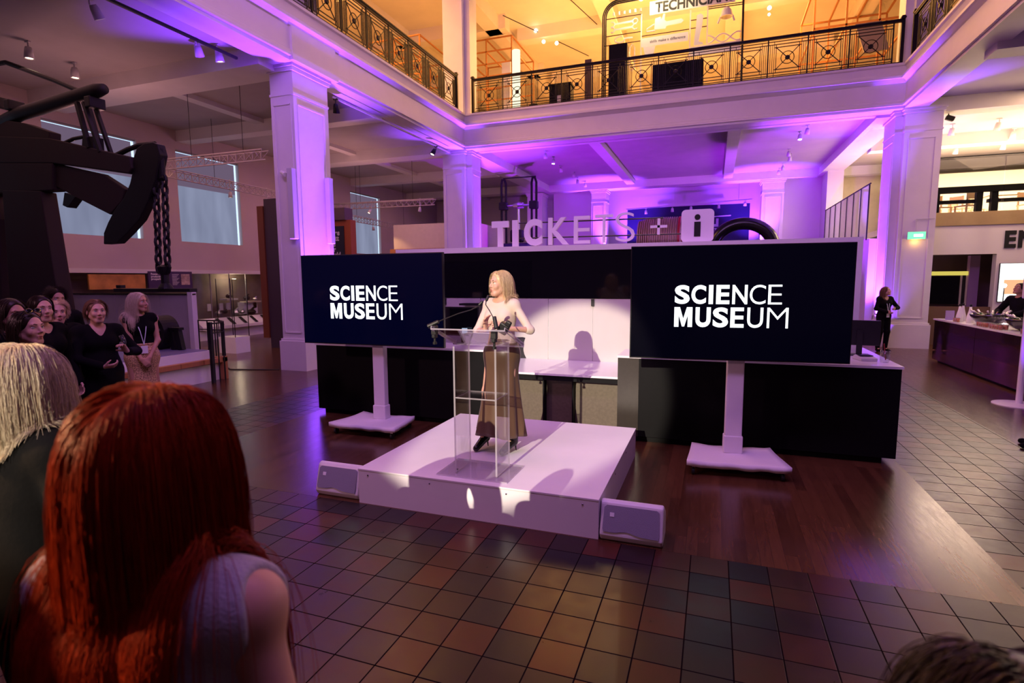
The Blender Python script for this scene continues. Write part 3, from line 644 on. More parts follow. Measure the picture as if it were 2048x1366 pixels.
dbox(-2.80, -1.07, 0.0, 1.22, 0.765, 0.79).build('low_desk_top', CTOP, desk)
dbox(-2.80, -1.07, 0.015, 0.05, 0.70, 0.765).build('apron', BLACK, desk)
dbox(-2.79, -1.08, 0.16, 0.18, 0.07, 0.70).build('modesty_panel', DESKF, desk)
for x in (-2.05, -1.66): dbox(x, x + 0.02, 0.05, 0.6, 0.0, 0.765).build('desk_leg', BLACK, desk)
# kiosk wall with header
dbox(-4.86, 1.69, 1.24, 1.9, 0.0, 2.42).build('kiosk_wall', WHITEP, desk)
dbox(-4.9, 1.71, 1.20, 1.92, 2.405, 2.485).build('roof_edge', WHITEP, desk)
dbox(1.60, 1.71, 1.20, 1.9, 0.0, 2.405).build('end_frame', WHITEP, desk)
dbox(-4.75, 1.60, 1.215, 1.24, 1.71, 2.405).build('header_glass', BLACKG, desk)
for a, b in ((-4.75, -3.42), (-3.41, -2.32), (-2.31, -1.643), (-1.637, -0.6), (-0.59, 1.6)): dbox(a, b, 1.222, 1.24, 0.79, 1.705).build('back_panel', WGLOSS, desk)
for x in (-1.665, -4.05): dbox(x, x + 0.045, 1.195, 1.222, 1.60, 1.70).build('door_catch', BLACKP, desk)
dbox(-3.68, -2.9, 1.0, 1.22, 1.60, 1.63).build('shelf', BLACKP, desk)

# ------------------------------------------------------------------ roof lettering: every character is a thing
LET = mat('lilac_painted_letter', (0.88, 0.82, 0.92), 0.6)
RODM = mat('dark_rod', (0.02, 0.015, 0.02), 0.4)
rows = [('T', -3.30, .276, .05, 'thick capital T, first of the TICKETS letters'), ('I', -2.958, .091, 0, 'thick capital I of the TICKETS letters'), ('C', -2.768, .286, .05, 'thick capital C of the TICKETS letters'),
        ('K', -2.381, .311, .012, 'capital K of the TICKETS letters'), ('E', -1.985, .243, -.004, 'thin capital E of the TICKETS letters'), ('T', -1.665, .255, -.012, 'thin capital T between E and S in TICKETS'),
        ('S', -1.367, .273, -.018, 'thin capital S ending the TICKETS letters')]
for k, (ch, x, wd, of, lb) in enumerate(rows):
    zb = 2.517 + 0.006 * k; hh = 0.403 + (0.0 if ch != 'S' else 0.012)
    o = letters('sign_letter', [(ch, 0, wd, of)], 0, 0, hh, LET, None, 0, 0.05); o.location = (x, 8.17, 2.49 + 0.006 * k); 
    tag(o, lb + ' standing on the desk roof', 'letter', 'TICKETS letters on the ticket desk roof')
m = MB().box(0, 0.23, 0, 0.04, 0.095, 0.13).box(0.098, 0.133, 0, 0.04, 0, 0.225); o = m.build('plus_sign', LET); o.location = (-0.875, 8.17, 2.61)
tag(o, 'thin plus sign between the letters and the i sign on the desk roof', 'sign')
t = thing('information_sign', 'rounded square white sign with a dark letter i on the desk roof', 'sign', (-0.454, 8.15, 2.49))
m = MB(); pl = []
for cx_, cz_, a0 in ((0.37, 0.385, 0), (0.06, 0.385, 90), (0.06, 0.06, 180), (0.37, 0.06, 270)):
    for k in range(7): a = math.radians(a0 + 15 * k); pl.append((cx_ + 0.058 * math.cos(a), cz_ + 0.058 * math.sin(a)))
m.prism(pl, (0, 0.06, 0), (1, 0, 0), (0, 0, 1), 0.06); m.build('sign_plate', LET, t)
m = MB().box(0.173, 0.257, -0.006, 0.002, 0.075, 0.275); m.lathe([(0, -0.004), (0.038, -0.004), (0.038, 0.004), (0, 0.004)], (0.213, -0.002, 0.338), 20, Matrix.Rotation(math.pi / 2, 3, 'X')); m.build('letter_i', BLACKP, t)
for z, lb in ((2.857, 'upper dark rod running behind the TICKETS letters'), (2.625, 'lower dark rod running behind the TICKETS letters')):
    m = MB(); m.tube([(-2.9, 8.245, z), (-0.46 if z < 2.7 else -0.7, 8.245, z - 0.01)], 0.010, 8); tag(m.build('sign_rod', RODM), lb, 'rod', 'rods behind the roof letters')

# ------------------------------------------------------------------ desk equipment
MESHC = mat('black_mesh_fabric', (0.02, 0.018, 0.02), 0.7)
def office_chair(loc, rz, label):
    t = thing('office_chair', label, 'chair', loc, rz, 'office chairs behind the ticket desk')
    MB().cbox((0, 0, 0.47), (0.48, 0.46, 0.06)).build('seat', MESHC, t, bevel=0.02)
    m = MB(); vs = []; fs = []
    for j in range(9):
        for i in range(9):
            u = i / 8 * 2 - 1; v = j / 8; wdt = 0.23 - 0.045 * v * v
            vs.append((u * wdt, 0.23 + 0.05 * v - 0.035 * u * u + 0.03 * math.sin(3.1 * v), 0.60 + v * 0.50))
    fs = [(j * 9 + i, j * 9 + i + 1, (j + 1) * 9 + i + 1, (j + 1) * 9 + i) for j in range(8) for i in range(8)]
    m.add(vs, fs); o = m.build('backrest', MESHC, t, smooth=True); md = o.modifiers.new('t', 'SOLIDIFY'); md.thickness = 0.012
    rim = [vs[i] for i in range(9)] + [vs[j * 9 + 8] for j in range(1, 9)] + [vs[72 + i] for i in range(7, -1, -1)] + [vs[j * 9] for j in range(7, -1, -1)]
    m = MB(); m.tube(rim, 0.014, 6); m.build('back_frame', BLACKP, t)
    m = MB(); m.tube([(0, 0, 0.10), (0, 0, 0.44)], 0.03, 10); m.build('gas_lift', BLACKP, t)
    for k in range(5):
        a = k * 2 * math.pi / 5; c_ = (0.28 * math.cos(a), 0.28 * math.sin(a))
        m = MB(); m.bar((0, 0, 0.11), (*c_, 0.08), 0.04, 0.03); lg = m.build('leg', BLACKP, t)
        MB().ball((*c_, 0.03), 0.03, 10).build('castor', BLACKP, lg)
    for s in (-1, 1):
        m = MB(); m.tube([(s * 0.25, 0.05, 0.47), (s * 0.27, 0.05, 0.62)], 0.012, 6); m.cbox((s * 0.27, 0.02, 0.64), (0.05, 0.24, 0.03)); m.build('armrest', BLACKP, t)
office_chair((-0.88, 7.62, 0), math.pi * 0.78 + math.pi, 'mesh office chair behind the ticket desk, beside the right screen')
office_chair((-2.62, 7.70, 0), math.pi * 1.1 + math.pi, 'office chair behind the low desk, hidden mostly by the speaker')
def monitor(loc, rz, label, w_, h_):
    t = thing('computer_monitor', label, 'monitor', loc, rz, 'monitors on the ticket desk')
    MB().box(-w_ / 2, w_ / 2, -0.02, 0.02, 0.12, 0.12 + h_).build('casing', BLACKP, t, bevel=0.005)
    MB().box(-w_ / 2 + 0.02, w_ / 2 - 0.02, -0.024, -0.019, 0.14, 0.10 + h_).build('display', BLACKG, t)
    m = MB(); m.box(-0.03, 0.03, 0.02, 0.05, 0.0, 0.3); m.build('neck', BLACKP, t)
    MB().box(-0.11, 0.11, -0.08, 0.10, 0.0, 0.012).build('foot', BLACKP, t)
    return t
mo = monitor((-3.42, 7.28, 1.063), 0.0, 'black monitor on the counter, glimpsed left of the speaker', 0.55, 0.42)
tag(MB().box(-0.04, 0.04, -0.012, 0.0, 0, 0.075).build('phone_terminal', emis('small_lit_display', (0.55, 0.7, 0.95), 0.7), None, loc=(-3.33, 7.18, 1.23)), 'small lit payment display in front of the monitor left of the speaker', 'payment terminal')
m = MB(); m.tube([(-3.36, 7.18, 1.23), (-3.36, 7.2, 1.12), (-3.36, 7.2, 1.07)], 0.012, 6)
tag(m.build('terminal_stalk', BLACKP), 'short black stalk under the small lit payment display', 'stand')
monitor((1.66, 7.62, 1.063), math.pi - 0.1, 'black monitor seen from behind at the end of the right counter', 0.42, 0.30)
t = thing('card_reader', 'low grey card reader on the right counter in front of the monitor', 'card reader', (1.63, 7.18, 1.063), 0.2)
m = MB(); m.prism([(0, 0), (0.22, 0), (0.22, 0.03), (0.16, 0.055), (0, 0.03)], (-0.08, -0.1, 0), (0, 1, 0), (0, 0, 1), 0.17); m.build('body', GREYP, t, bevel=0.005)
MB().cbox((0.005, 0.02, 0.052), (0.14, 0.10, 0.006)).build('keypad', BLACKP, t)
t = thing('glass_vase', 'clear glass tumbler glowing purple at the end of the right counter', 'glass', (1.79, 7.05, 1.063))
m = MB(); m.lathe([(0, 0), (0.04, 0), (0.045, 0.02), (0.048, 0.13), (0.044, 0.13), (0.041, 0.02), (0, 0.015)], n=20); m.build('glass_body', GLASSM, t, smooth=True)
tag((lambda m: (m.tube([(1.80, 7.05, 1.09), (1.785, 7.05, 1.19), (1.775, 7.05, 1.27)], 0.006, 6), m)[1])(MB()).build('pen', mat('red_plastic', (0.25, 0.02, 0.02), 0.4)), 'thin dark red pen standing in the glass tumbler', 'pen')
# ------------------------------------------------------------------ beam engine on the left
IRON = mat('black_cast_iron', (0.008, 0.007, 0.007), 0.55, metal=0.3, var=0.2, vscale=15)
UX, UZ = Vector((1, 0, 0)), Vector((0, 0, 1))
def slab(poly, y0, y1): return MB().prism(poly, (0, y1, 0), UX, UZ, y1 - y0)   # polygon in x-z, between two y
eng = thing('beam_engine', 'huge dark timber beam engine with an arched iron head at the left', 'engine', (0, 0, 0))
def es(name, poly, y0, y1, m_=WOODK, bev=0.0): return slab(poly, y0, y1).build(name, m_, eng, bevel=bev)
es('main_beam', [(-13.93, 4.97), (-12.25, 4.78), (-10.09, 4.26), (-10.03, 4.05), (-10.13, 3.96), (-12.19, 4.3), (-14.03, 4.44), (-17.5, 4.7), (-17.5, 5.3)], 7.38, 7.64, WOODK, 0.02)
es('upper_timber', [(-15.5, 5.5), (-13.87, 5.31), (-12.99, 5.14), (-12.23, 4.9), (-12.25, 4.77), (-15.5, 5.1)], 7.40, 7.62, WOODK, 0.015)
es('lower_timber', [(-16, 4.6), (-14.03, 4.44), (-12.19, 4.3), (-12.27, 3.79), (-14.13, 3.83), (-16, 3.95)], 7.38, 7.64, WOODK, 0.02)
es('arch_head', [(-9.72, 4.47), (-9.51, 4.47), (-9.40, 4.43), (-9.35, 4.24), (-9.52, 3.8), (-9.75, 3.43), (-10.0, 3.13), (-10.34, 2.9), (-10.64, 2.72), (-11.01, 2.71), (-10.98, 2.92), (-10.84, 3.11), (-10.65, 3.32), (-10.35, 3.55), (-10.17, 3.79), (-10.09, 3.96), (-10.03, 4.23), (-9.92, 4.4)], 7.42, 7.58, IRON, 0.015)
es('brace_plank', [(-12.19, 4.3), (-10.93, 4.02), (-10.59, 3.84), (-10.33, 3.7), (-10.45, 3.49), (-10.8, 3.26), (-11.56, 3.57), (-12.26, 3.87)], 7.44, 7.58, WOODK, 0.015)
es('peg', [(-12.03, 3.74), (-11.74, 3.64), (-11.99, 3.45), (-12.12, 3.50)], 7.45, 7.62, IRON)
MB().tube([(-13.9, 7.5, 5.22), (-13.2, 7.5, 5.36), (-10.95, 7.5, 5.54), (-10.74, 7.5, 5.55)], [0.13, 0.13, 0.125, 0.09], 16).build('iron_tube', IRON, eng, smooth=True)
for y in (7.40, 7.60):
    MB().bar((-11.36, y, 5.35), (-11.13, y, 4.5), 0.07).build('strut', IRON, eng); MB().bar((-11.18, y, 5.33), (-10.84, y, 4.40), 0.06).build('strut', IRON, eng)
MB().tube([(-11.99, 7.5, 4.68), (-11.69, 7.5, 4.74), (-11.4, 7.5, 4.75), (-11.12, 7.5, 4.69)], 0.035, 8).build('curved_tie', IRON, eng)
MB().tube([(-10.61, 7.5, 4.33), (-10.25, 7.5, 4.42), (-9.94, 7.5, 4.47), (-9.55, 7.5, 4.46)], 0.045, 8).build('curved_tie', IRON, eng)
MB().tube([(-15.2, 7.5, 6.42), (-13.5, 7.5, 6.38), (-12.11, 7.5, 5.87), (-11.45, 7.5, 5.6)], 0.045, 8).build('tie_rod', IRON, eng)
es('bearing_block', [(-11.3, 4.70), (-11.02, 4.70), (-11.02, 4.45), (-11.36, 4.45)], 7.40, 7.6, IRON)
for x, z in ((-13.75, 5.62), (-13.36, 5.52), (-11.02, 5.32)): MB().cbox((x, 7.5, z), (0.16, 0.3, 0.2)).build('bolt_head', IRON, eng, bevel=0.02)
es('leg', [(-13.79, 3.88), (-12.6, 3.79), (-12.28, 0.62), (-14.0, 0.62)], 7.36, 7.66, WOODK, 0.02)
es('leg', [(-15.3, 3.9), (-14.12, 3.89), (-14.0, 3.3), (-14.24, 1.4), (-14.3, 0.62), (-15.6, 0.62)], 7.36, 7.66, WOODK, 0.02)
m = MB(); m.tube([(-9.41, 7.5, 4.36), (-9.44, 7.5, 3.84)], 0.055, 8)
def link(m, x, z, y=7.5, w_=0.05, h=0.20, r=0.022, side=False):
    pts = [(w_ * math.cos(a) * (1 if abs(math.cos(a)) > .3 else .8), h * .5 * math.sin(a)) for a in [k * math.pi / 5 for k in range(11)]]
    m.tube([((x, y + a, z + b) if side else (x + a, y, z + b)) for a, b in pts], r, 6)
for x0, x1 in ((-9.60, -9.70), (-9.39, -9.47)):
    for k in range(11):
        f_ = k / 10; link(m, x0 + (x1 - x0) * f_, 3.80 - 0.155 * k, side=bool(k % 2), r=0.026)
m.tube([(-9.62, 7.5, 3.85), (-9.36, 7.5, 3.85)], 0.05, 8)
m.build('chain', IRON, eng)
m = MB(); m.lathe([(0, 0), (0.13, 0.0), (0.12, 0.03), (0.07, 0.10), (0.065, 0.25), (0.10, 0.32), (0.12, 0.40), (0.05, 0.44), (0, 0.44)], (-9.56, 7.5, 1.86), 14); m.build('chain_socket', IRON, eng)
MB().box(-10.85, -8.87, 7.42, 7.58, 1.80, 1.865).build('cross_beam', IRON, eng, bevel=0.008)
MB().cbox((-10.75, 7.5, 1.9), (0.12, 0.1, 0.06)).build('cross_beam_clip', IRON, eng)

# platform, partition, wheel, railing
plat = thing('exhibit_platform', 'white exhibit plinth with an orange wooden rail along its edge', 'platform', (0, 0, 0))
MB().box(-16.0, -9.42, 5.2, 8.5, 0, 0.36).build('plinth_base', WHITEP, plat)
MB().box(-16.0, -9.56, 5.2, 8.38, 0.36, 0.60).build('plinth_step', WHITEP, plat)
MB().box(-16.0, -9.60, 5.2, 8.34, 0.60, 0.612).build('plinth_deck', mat('blue_grey_deck', (0.20, 0.18, 0.30), 0.35), plat)
MB().box(-9.44, -9.32, 5.2, 8.56, 0.36, 0.455).build('wooden_rail', WOODO, plat, bevel=0.006)
MB().box(-9.44, -9.32, 8.44, 8.56, 0.0, 0.47).build('wooden_post', WOODO, plat, bevel=0.006)
MB().box(-13.0, -9.44, 8.46, 8.56, 0.36, 0.455).build('wooden_rail', WOODO, plat, bevel=0.006)
part = thing('partition_screen', 'row of grey partition panels behind the woman in the leopard print skirt', 'partition', (0, 0, 0))
PGREY = mat('grey_partition', (0.42, 0.40, 0.42), 0.6, var=0.03)
for x0, x1 in ((-15.0, -13.14), (-13.12, -11.7), (-11.68, -10.86)): MB().box(x0, x1, 9.0, 9.04, 0.0, 1.70).build('panel', PGREY, part)
MB().box(-10.80, -10.67, 8.96, 9.08, 0.0, 1.82).build('white_post', WHITEP, part)
MB().box(-15.0, -10.66, 8.98, 9.06, 1.70, 1.725).build('top_rail', IRON, part)
wh = thing('flywheel', 'dark spoked iron flywheel lying on the deck behind the plinth edge', 'wheel', (-10.68, 8.16, 0.612))
m = MB(); R = Matrix.Rotation(math.pi / 2, 3, 'X'); m.lathe([(0.24, -0.2), (0.345, -0.2), (0.345, 0.16), (0.24, 0.16), (0.24, -0.2)], (0, 0, 0.345), 30, R); m.build('rim', IRON, wh)
for k in range(6):
    a = k * math.pi / 3 + 0.3; m = MB(); m.bar((0, -0.16, 0.345), (0.25 * math.cos(a), -0.16, 0.345 + 0.25 * math.sin(a)), 0.035, 0.04); m.build('spoke', STEEL, wh)
m = MB(); m.lathe([(0, -0.24), (0.06, -0.24), (0.06, 0.1), (0, 0.1)], (0, 0, 0.345), 14, R); m.build('hub', IRON, wh)
for x in (0.42, 0.60): m = MB(); m.bar((x, 0, 0.0), (x - 0.08, 0, 0.42), 0.09, 0.12); m.build('stand_leg', IRON, wh)
m = MB(); m.bar((0.30, 0, 0.43), (0.62, 0, 0.43), 0.12, 0.05); m.build('stand_cap', IRON, wh)
rl = thing('guard_railing', 'low curved dark railing at the end of the exhibit plinth', 'railing', (0, 0, 0))
pts = [(-10.25, 8.62), (-10.0, 8.62), (-9.8, 8.62), (-9.6, 8.60), (-9.42, 8.5), (-9.28, 8.34), (-9.2, 8.14), (-9.17, 7.96)]
pts = [(x - 0.02, y + 0.12) for x, y in pts]
for x, y in pts[:-1]:
    m = MB(); m.bar((x, y, 0.0), (x, y, 1.17), 0.018, 0.018); m.build('baluster', IRON, rl)
MB().bar((pts[-1][0], pts[-1][1], 0.0), (pts[-1][0], pts[-1][1], 1.2), 0.06).build('newel', IRON, rl)
m = MB(); m.tube([(x, y, 1.17) for x, y in pts], 0.016, 6); m.build('top_rail', IRON, rl)
m = MB(); m.tube([(x, y, 0.98) for x, y in pts], 0.010, 6); m.build('mid_rail', IRON, rl)

# ------------------------------------------------------------------ wall display case (left wall)
case = thing('display_case', 'long glazed wall showcase with slanted captions under the high windows', 'display case', (0, 0, 0))
CASEB = mat('showcase_interior', (0.20, 0.15, 0.13), 0.7, var=0.3, vscale=2)
MB().box(-16.9, -16.85, 9.0, 28, 0.3, 2.24).build('case_back', CASEB, case)
MB().box(-16.14, -15.98, 13.6, 28, 0.0, 0.42).build('case_plinth', WHITEP, case)
m = MB(); m.prism([(-16.14, 0.72), (-15.78, 0.46), (-15.78, 0.36), (-16.14, 0.36)], (0, 28, 0), (1, 0, 0), (0, 0, 1), 14.4); m.build('caption_ledge', WHITEP, case)
for k in range(9):
    y = 14.35 + k * 0.36 * 1.4; m = MB(); n_ = Vector((0.26, 0, 0.36)).normalized()
    a = Vector((-16.10, y, 0.70)) + n_ * 0.012; b = Vector((-15.80, y, 0.483)) + n_ * 0.012
    m.add([a, b, b + Vector((0, 0.13, 0)), a + Vector((0, 0.13, 0)), a + n_ * .006, b + n_ * .006, b + Vector((0, 0.13, 0)) + n_ * .006, a + Vector((0, 0.13, 0)) + n_ * .006], [(0, 1, 2, 3), (7, 6, 5, 4), (0, 4, 5, 1), (1, 5, 6, 2), (2, 6, 7, 3), (3, 7, 4, 0)])
    m.build('caption_divider', IRON, case)
for y in (14.3, 15.1, 15.83, 17.2, 18.6, 20): MB().box(-16.16, -16.13, y, y + 0.02, 0.5, 2.24).build('glazing_bar', FRAMEM, case)
MB().box(-16.135, -16.13, 13.6, 27.9, 0.72, 2.24).build('case_glass', GLASSM, case)
MB().box(-16.6, -16.55, 15.85, 16.75, 0.75, 1.2).build('white_caption_board', WHITEP, case)
for i, (y, z, dy, dz, mm) in enumerate([(15.2, 1.3, .5, .06, WHITEP), (16.1, 1.18, .7, .05, CREAM)]): MB().box(-16.75, -16.4, y, y + dy, z, z + dz).build('shelf', mm, case)
for i, (y, z, r_) in enumerate([(14.7, .86, .10), (15.0, .9, .07), (15.45, .85, .12), (15.2, 1.45, .09), (15.75, .86, .08), (16.0, 1.36, .10), (16.4, 1.31, .07), (16.2, .83, .13)]):
    m = MB(); m.ball((-16.3, y, z), (r_, r_ * 1.4, r_ * .9), 8).tube([(-16.3, y - r_, z), (-16.3, y + r_, z + r_ * 1.3)], r_ * .3, 6)
    tag(m.build('engine_model', IRON if i % 2 else STEEL), 'small dark metal engine model among those in the wall showcase', 'model', 'small exhibits in the wall showcase')
ORG = mat('amber_map_panel', (0.50, 0.22, 0.05), 0.6, var=0.35, vscale=3)
for y_ in (14.5, 15.0, 15.3, 16.55): MB().box(-16.58, -16.55, y_, y_ + 0.16, 0.95, 1.2).build('small_caption', WHITEP, case)
tag(MB().box(-16.13, -16.08, 10.36, 11.97, 1.78, 2.2).build('map_picture', ORG), 'amber map picture panel on the left wall, above the woman in black', 'panel')
sg = thing('caption_sign', 'dark purple caption panel with white words and a small picture behind the chain', 'sign', (0, 0, 0))
MB().box(-16.12, -16.06, 12.06, 13.56, 1.76, 2.30).build('board', mat('dark_purple_board', (0.05, 0.02, 0.09), 0.5), sg)
WTXT = mat('white_print', (0.75, 0.70, 0.74), 0.7)
for k, tx in enumerate(('Power,', 'productivity,', 'prosperity')): text_mesh('caption', tx, 0.085, WTXT, sg, (-16.055, 12.14, 2.19 - 0.075 * k), (math.pi / 2, 0, math.pi / 2), 0.003)
for k in range(9): MB().box(-16.056, -16.052, 12.84, 13.08 - 0.04 * (k % 3), 2.20 - 0.04 * k, 2.212 - 0.04 * k).build('text_line', WTXT, sg)
MB().box(-16.056, -16.05, 13.15, 13.46, 1.88, 2.22).build('picture', mat('framed_engraving', (0.42, 0.30, 0.26), 0.6, var=0.5, vscale=9), sg)
# glass vitrine reflecting purple
vt = thing('glass_vitrine', 'tall clear glass vitrine between the grey partition and the wall showcase', 'display case', (-12.9, 11.6, 0))
MB().box(0, 0.6, 0, 0.5, 0, 0.45).build('vitrine_base', WHITEP, vt)
MB().box(0.01, 0.59, 0.01, 0.49, 0.45, 2.05).build('vitrine_glass', GLASSM, vt)
for x in (0, .585):
    for y in (0, .485): MB().box(x, x + .015, y, y + .015, .45, 2.06).build('frame_post', IRON, vt)
# dark freestanding panel
pn = thing('exhibition_wall', 'tall dark exhibition panel with a rust brown edge left of the near pillar', 'panel', (0, 0, 0))
MB().box(-12.40, -11.95, 13.0, 13.5, 0, 4.35).build('dark_board', mat('dark_plum_paint', (0.055, 0.035, 0.055), 0.6), pn)
MB().box(-12.62, -12.40, 12.95, 13.5, 0.3, 4.15).build('rust_edge', mat('rust_brown_board', (0.16, 0.045, 0.02), 0.6), pn)
# "our world" panel
jp = thing('exhibition_sign', 'dark sign with stacked white words ending our world, in an orange surround', 'sign', (0, 0, 0))
MB().box(-13.0, -11.60, 16.0, 16.3, 0, 4.02).build('surround', mat('orange_red_board', (0.42, 0.10, 0.03), 0.55), jp)
MB().box(-12.9, -11.86, 15.97, 16.0, 0.5, 3.82).build('board', mat('near_black_navy', (0.02, 0.018, 0.035), 0.5), jp)
for k, tx in enumerate(('James', 'Watt', 'and', 'our', 'world')): text_mesh('caption', tx, 0.235, WTXT, jp, (-12.52, 15.965, 3.52 - 0.185 * k), (math.pi / 2, 0, 0), 0.012, 0.9)
MB().box(-12.62, -12.57, 15.955, 15.97, 2.6, 3.0).build('accent_bar', mat('magenta_print', (0.5, 0.02, 0.12), 0.5), jp)
MB().box(-13.1, -11.75, 15.9, 16.35, 4.02, 4.42).build('lintel_board', mat('plum_grey_board', (0.14, 0.09, 0.11), 0.6), jp)
# oak and cream box behind
bx_ = thing('exhibit_enclosure', 'cream and orange oak enclosure behind the far left pillar', 'enclosure', (0, 0, 0))
MB().box(-12.6, -9.0, 20.3, 24, 3.25, 4.25).build('cream_wall', CREAM, bx_)
MB().box(-12.7, -9.0, 20.15, 24.1, 0, 3.25).build('oak_wall', WOODO, bx_)
spot('enclosure_light', (-13.2, 19.6, 4.2), (-12.4, 20.2, 2.9), 60, (1.0, 0.55, 0.25), 60, 0.6)

# ------------------------------------------------------------------ trusses and lamps in the left aisle
def truss(a, b, label, h=0.22):
    a = Vector(a); b = Vector(b); d = b - a; L_ = d.length; u = d / L_; n = Vector((0, 0, 1)).cross(u).normalized() * h * 0.5
    t = thing('lighting_truss', label, 'truss', (0, 0, 0), 0, 'lattice lighting trusses in the left aisle')
    m = MB(); ch = [Vector((0, 0, 0)) + n, -n, Vector((0, 0, -h))]
    for c_ in (n, -n, Vector((0, 0, -h))): m.tube([a + c_, b + c_], 0.018, 6)
    m.build('chord', TRUSSM, t); m = MB(); k = int(L_ / h / 1.1)
    for i in range(k):
        p = a + u * (L_ * i / k); q = a + u * (L_ * (i + .5) / k); r_ = a + u * (L_ * (i + 1) / k)
        for s in (n, -n): m.tube([p + s, q + Vector((0, 0, -h))], 0.008, 4, False); m.tube([q + Vector((0, 0, -h)), r_ + s], 0.008, 4, False)
    m.build('lattice', TRUSSM, t)
    for f_ in (0.3, 0.8): q = a + d * f_; m = MB(); m.tube([q, (q.x, q.y, 6.715)], 0.007, 5); m.build('suspension_wire', IRON, t)
truss((-13.56, 10.82, 5.1), (-10.19, 10.83, 5.1), 'lattice truss end pointing at the near left pillar, beside the engine head')
truss((-13.9, 10.9, 5.0), (-14.25, 17.3, 5.0), 'lattice truss running back along the windows behind the engine chain')
truss((-15.0, 19.4, 5.1), (-10.28, 19.6, 5.1), 'lattice truss seen between the two left pillars, the upper one')
truss((-14.1, 17.6, 4.65), (-14.6, 26.0, 4.65), 'lattice truss seen between the two left pillars, the lower one')
BULBW = emis('warm_lamp_face', (1.0, 0.80, 0.50), 9)
BULBP = emis('white_lamp_face', (1.0, 0.92, 0.95), 14)
def lamp_proto(name, body, bulb, s=1.0, rod=0.0):
    t = empty(name)
    m = MB(); m.tube([(0, 0, rod), (0, 0, -0.10 * s)], 0.012 * s, 6); m.box(-0.05 * s, 0.05 * s, -0.02 * s, 0.02 * s, -0.015 * s, 0.012 * s); m.build('bracket', body, t)
    m = MB(); m.lathe([(0, -0.09), (0.045, -0.09), (0.06, -0.14), (0.075, -0.28), (0.062, -0.28), (0.055, -0.262)], n=14); h = m.build('lamp_body', body, t, smooth=True); h.scale = (s, s, s)
    m = MB(); m.lathe([(0, -0.265), (0.058, -0.265), (0.058, -0.26), (0, -0.26)], n=12); b_ = m.build('lamp_face', bulb, h)
    return t
lampA = None
def lamps(label, cat_group, pts, body, bulb, s, rod=0.0):
    p0 = None
    for i, q in enumerate(pts):
        if p0 is None: t = p0 = lamp_proto('spotlight', body, bulb, s, rod)
        else: t = copy_tree(p0)
        t.location = q[:3]
        for ch in t.children:
            if ch.name.startswith('lamp_body'): ch.rotation_euler = (q[3] if len(q) > 3 else 0, q[4] if len(q) > 4 else 0, 0)
        tag(t, label[i] if isinstance(label, list) else label, 'light', cat_group)
lamps('small spotlight in the row on the purple ceiling above the T of TICKETS', 'ceiling spotlights at the left of the purple bay',
      [(-6.04, 20.31, 6.71, .3), (-6.03, 21.46, 6.71, -.2), (-6.20, 23.11, 6.71, .4), (-6.02, 24.66, 6.71, .3), (-6.18, 26.10, 6.71, .3), (-6.06, 27.21, 6.71, .3)], GREYP, BULBP, 1.0)
lamps('small spotlight in the row on the purple ceiling above the right screen', 'ceiling spotlights at the right of the purple bay',
      [(2.59, 19.98, 6.71, .3), (2.48, 20.81, 6.71, -.3), (2.45, 23.32, 6.71, .3), (2.59, 24.20, 6.71, .3), (2.55, 26.17, 6.71, .3), (2.50, 27.21, 6.71, .3)], GREYP, BULBP, 1.0)
lamps(['lit spotlight on the left ceiling above the engine tube', 'lit spotlight on the left ceiling, nearest the picture edge', 'white spotlight at the top of the left ceiling',
       'large white track spotlight left of the near pillar', 'smaller white track spotlight left of the near pillar'], 'spotlights on the left aisle ceiling',
      [(-13.17, 8.59, 6.71), (-12.87, 7.56, 6.71), (-9.96, 6.83, 6.71, .5), (-9.69, 8.63, 6.71, .5, .3), (-9.53, 8.98, 6.71, .2)], GREYP, BULBW, 1.15)
lamps(['tiny lit spotlight under the long truss, nearest the engine chain', 'tiny lit spotlight under the long truss, beside the near pillar', 'tiny spotlight hanging under the upper truss by the far left pillar', 'tiny spotlight under the middle of the upper truss', 'tiny spotlight under the lower truss'],
      'spotlights under the trusses', [(-14.05, 13.4, 4.78), (-14.15, 15.0, 4.78, -.2), (-10.9, 19.55, 4.88, .3, .3), (-13.1, 19.5, 4.88, -.4, .3), (-14.4, 21.5, 4.43, .2)], GREYP, BULBW, 0.85, 0.3)
m = MB(); m.bar((-8.95, 2.0, 6.34), (-8.95, 8.9, 6.34), 0.05, 0.045); tag(m.build('lighting_track', IRON), 'black lighting track on the ceiling left of the near pillar', 'track')
m = MB(); m.bar((-8.62, 11.4, 6.30), (-8.62, 17.6, 6.30), 0.04, 0.04); tag(m.build('lighting_track', GREYP), 'slim pale track under the balcony between the two left pillars', 'track')
lamps(['dark spotlight under the balcony beside the near left pillar', 'dark spotlight under the balcony next to the far left pillar'], 'dark spotlights under the balcony', [(-8.62, 11.5, 6.28, .3, .2), (-8.62, 16.6, 6.28, -.4, .3)], IRON, BULBW, 1.1)
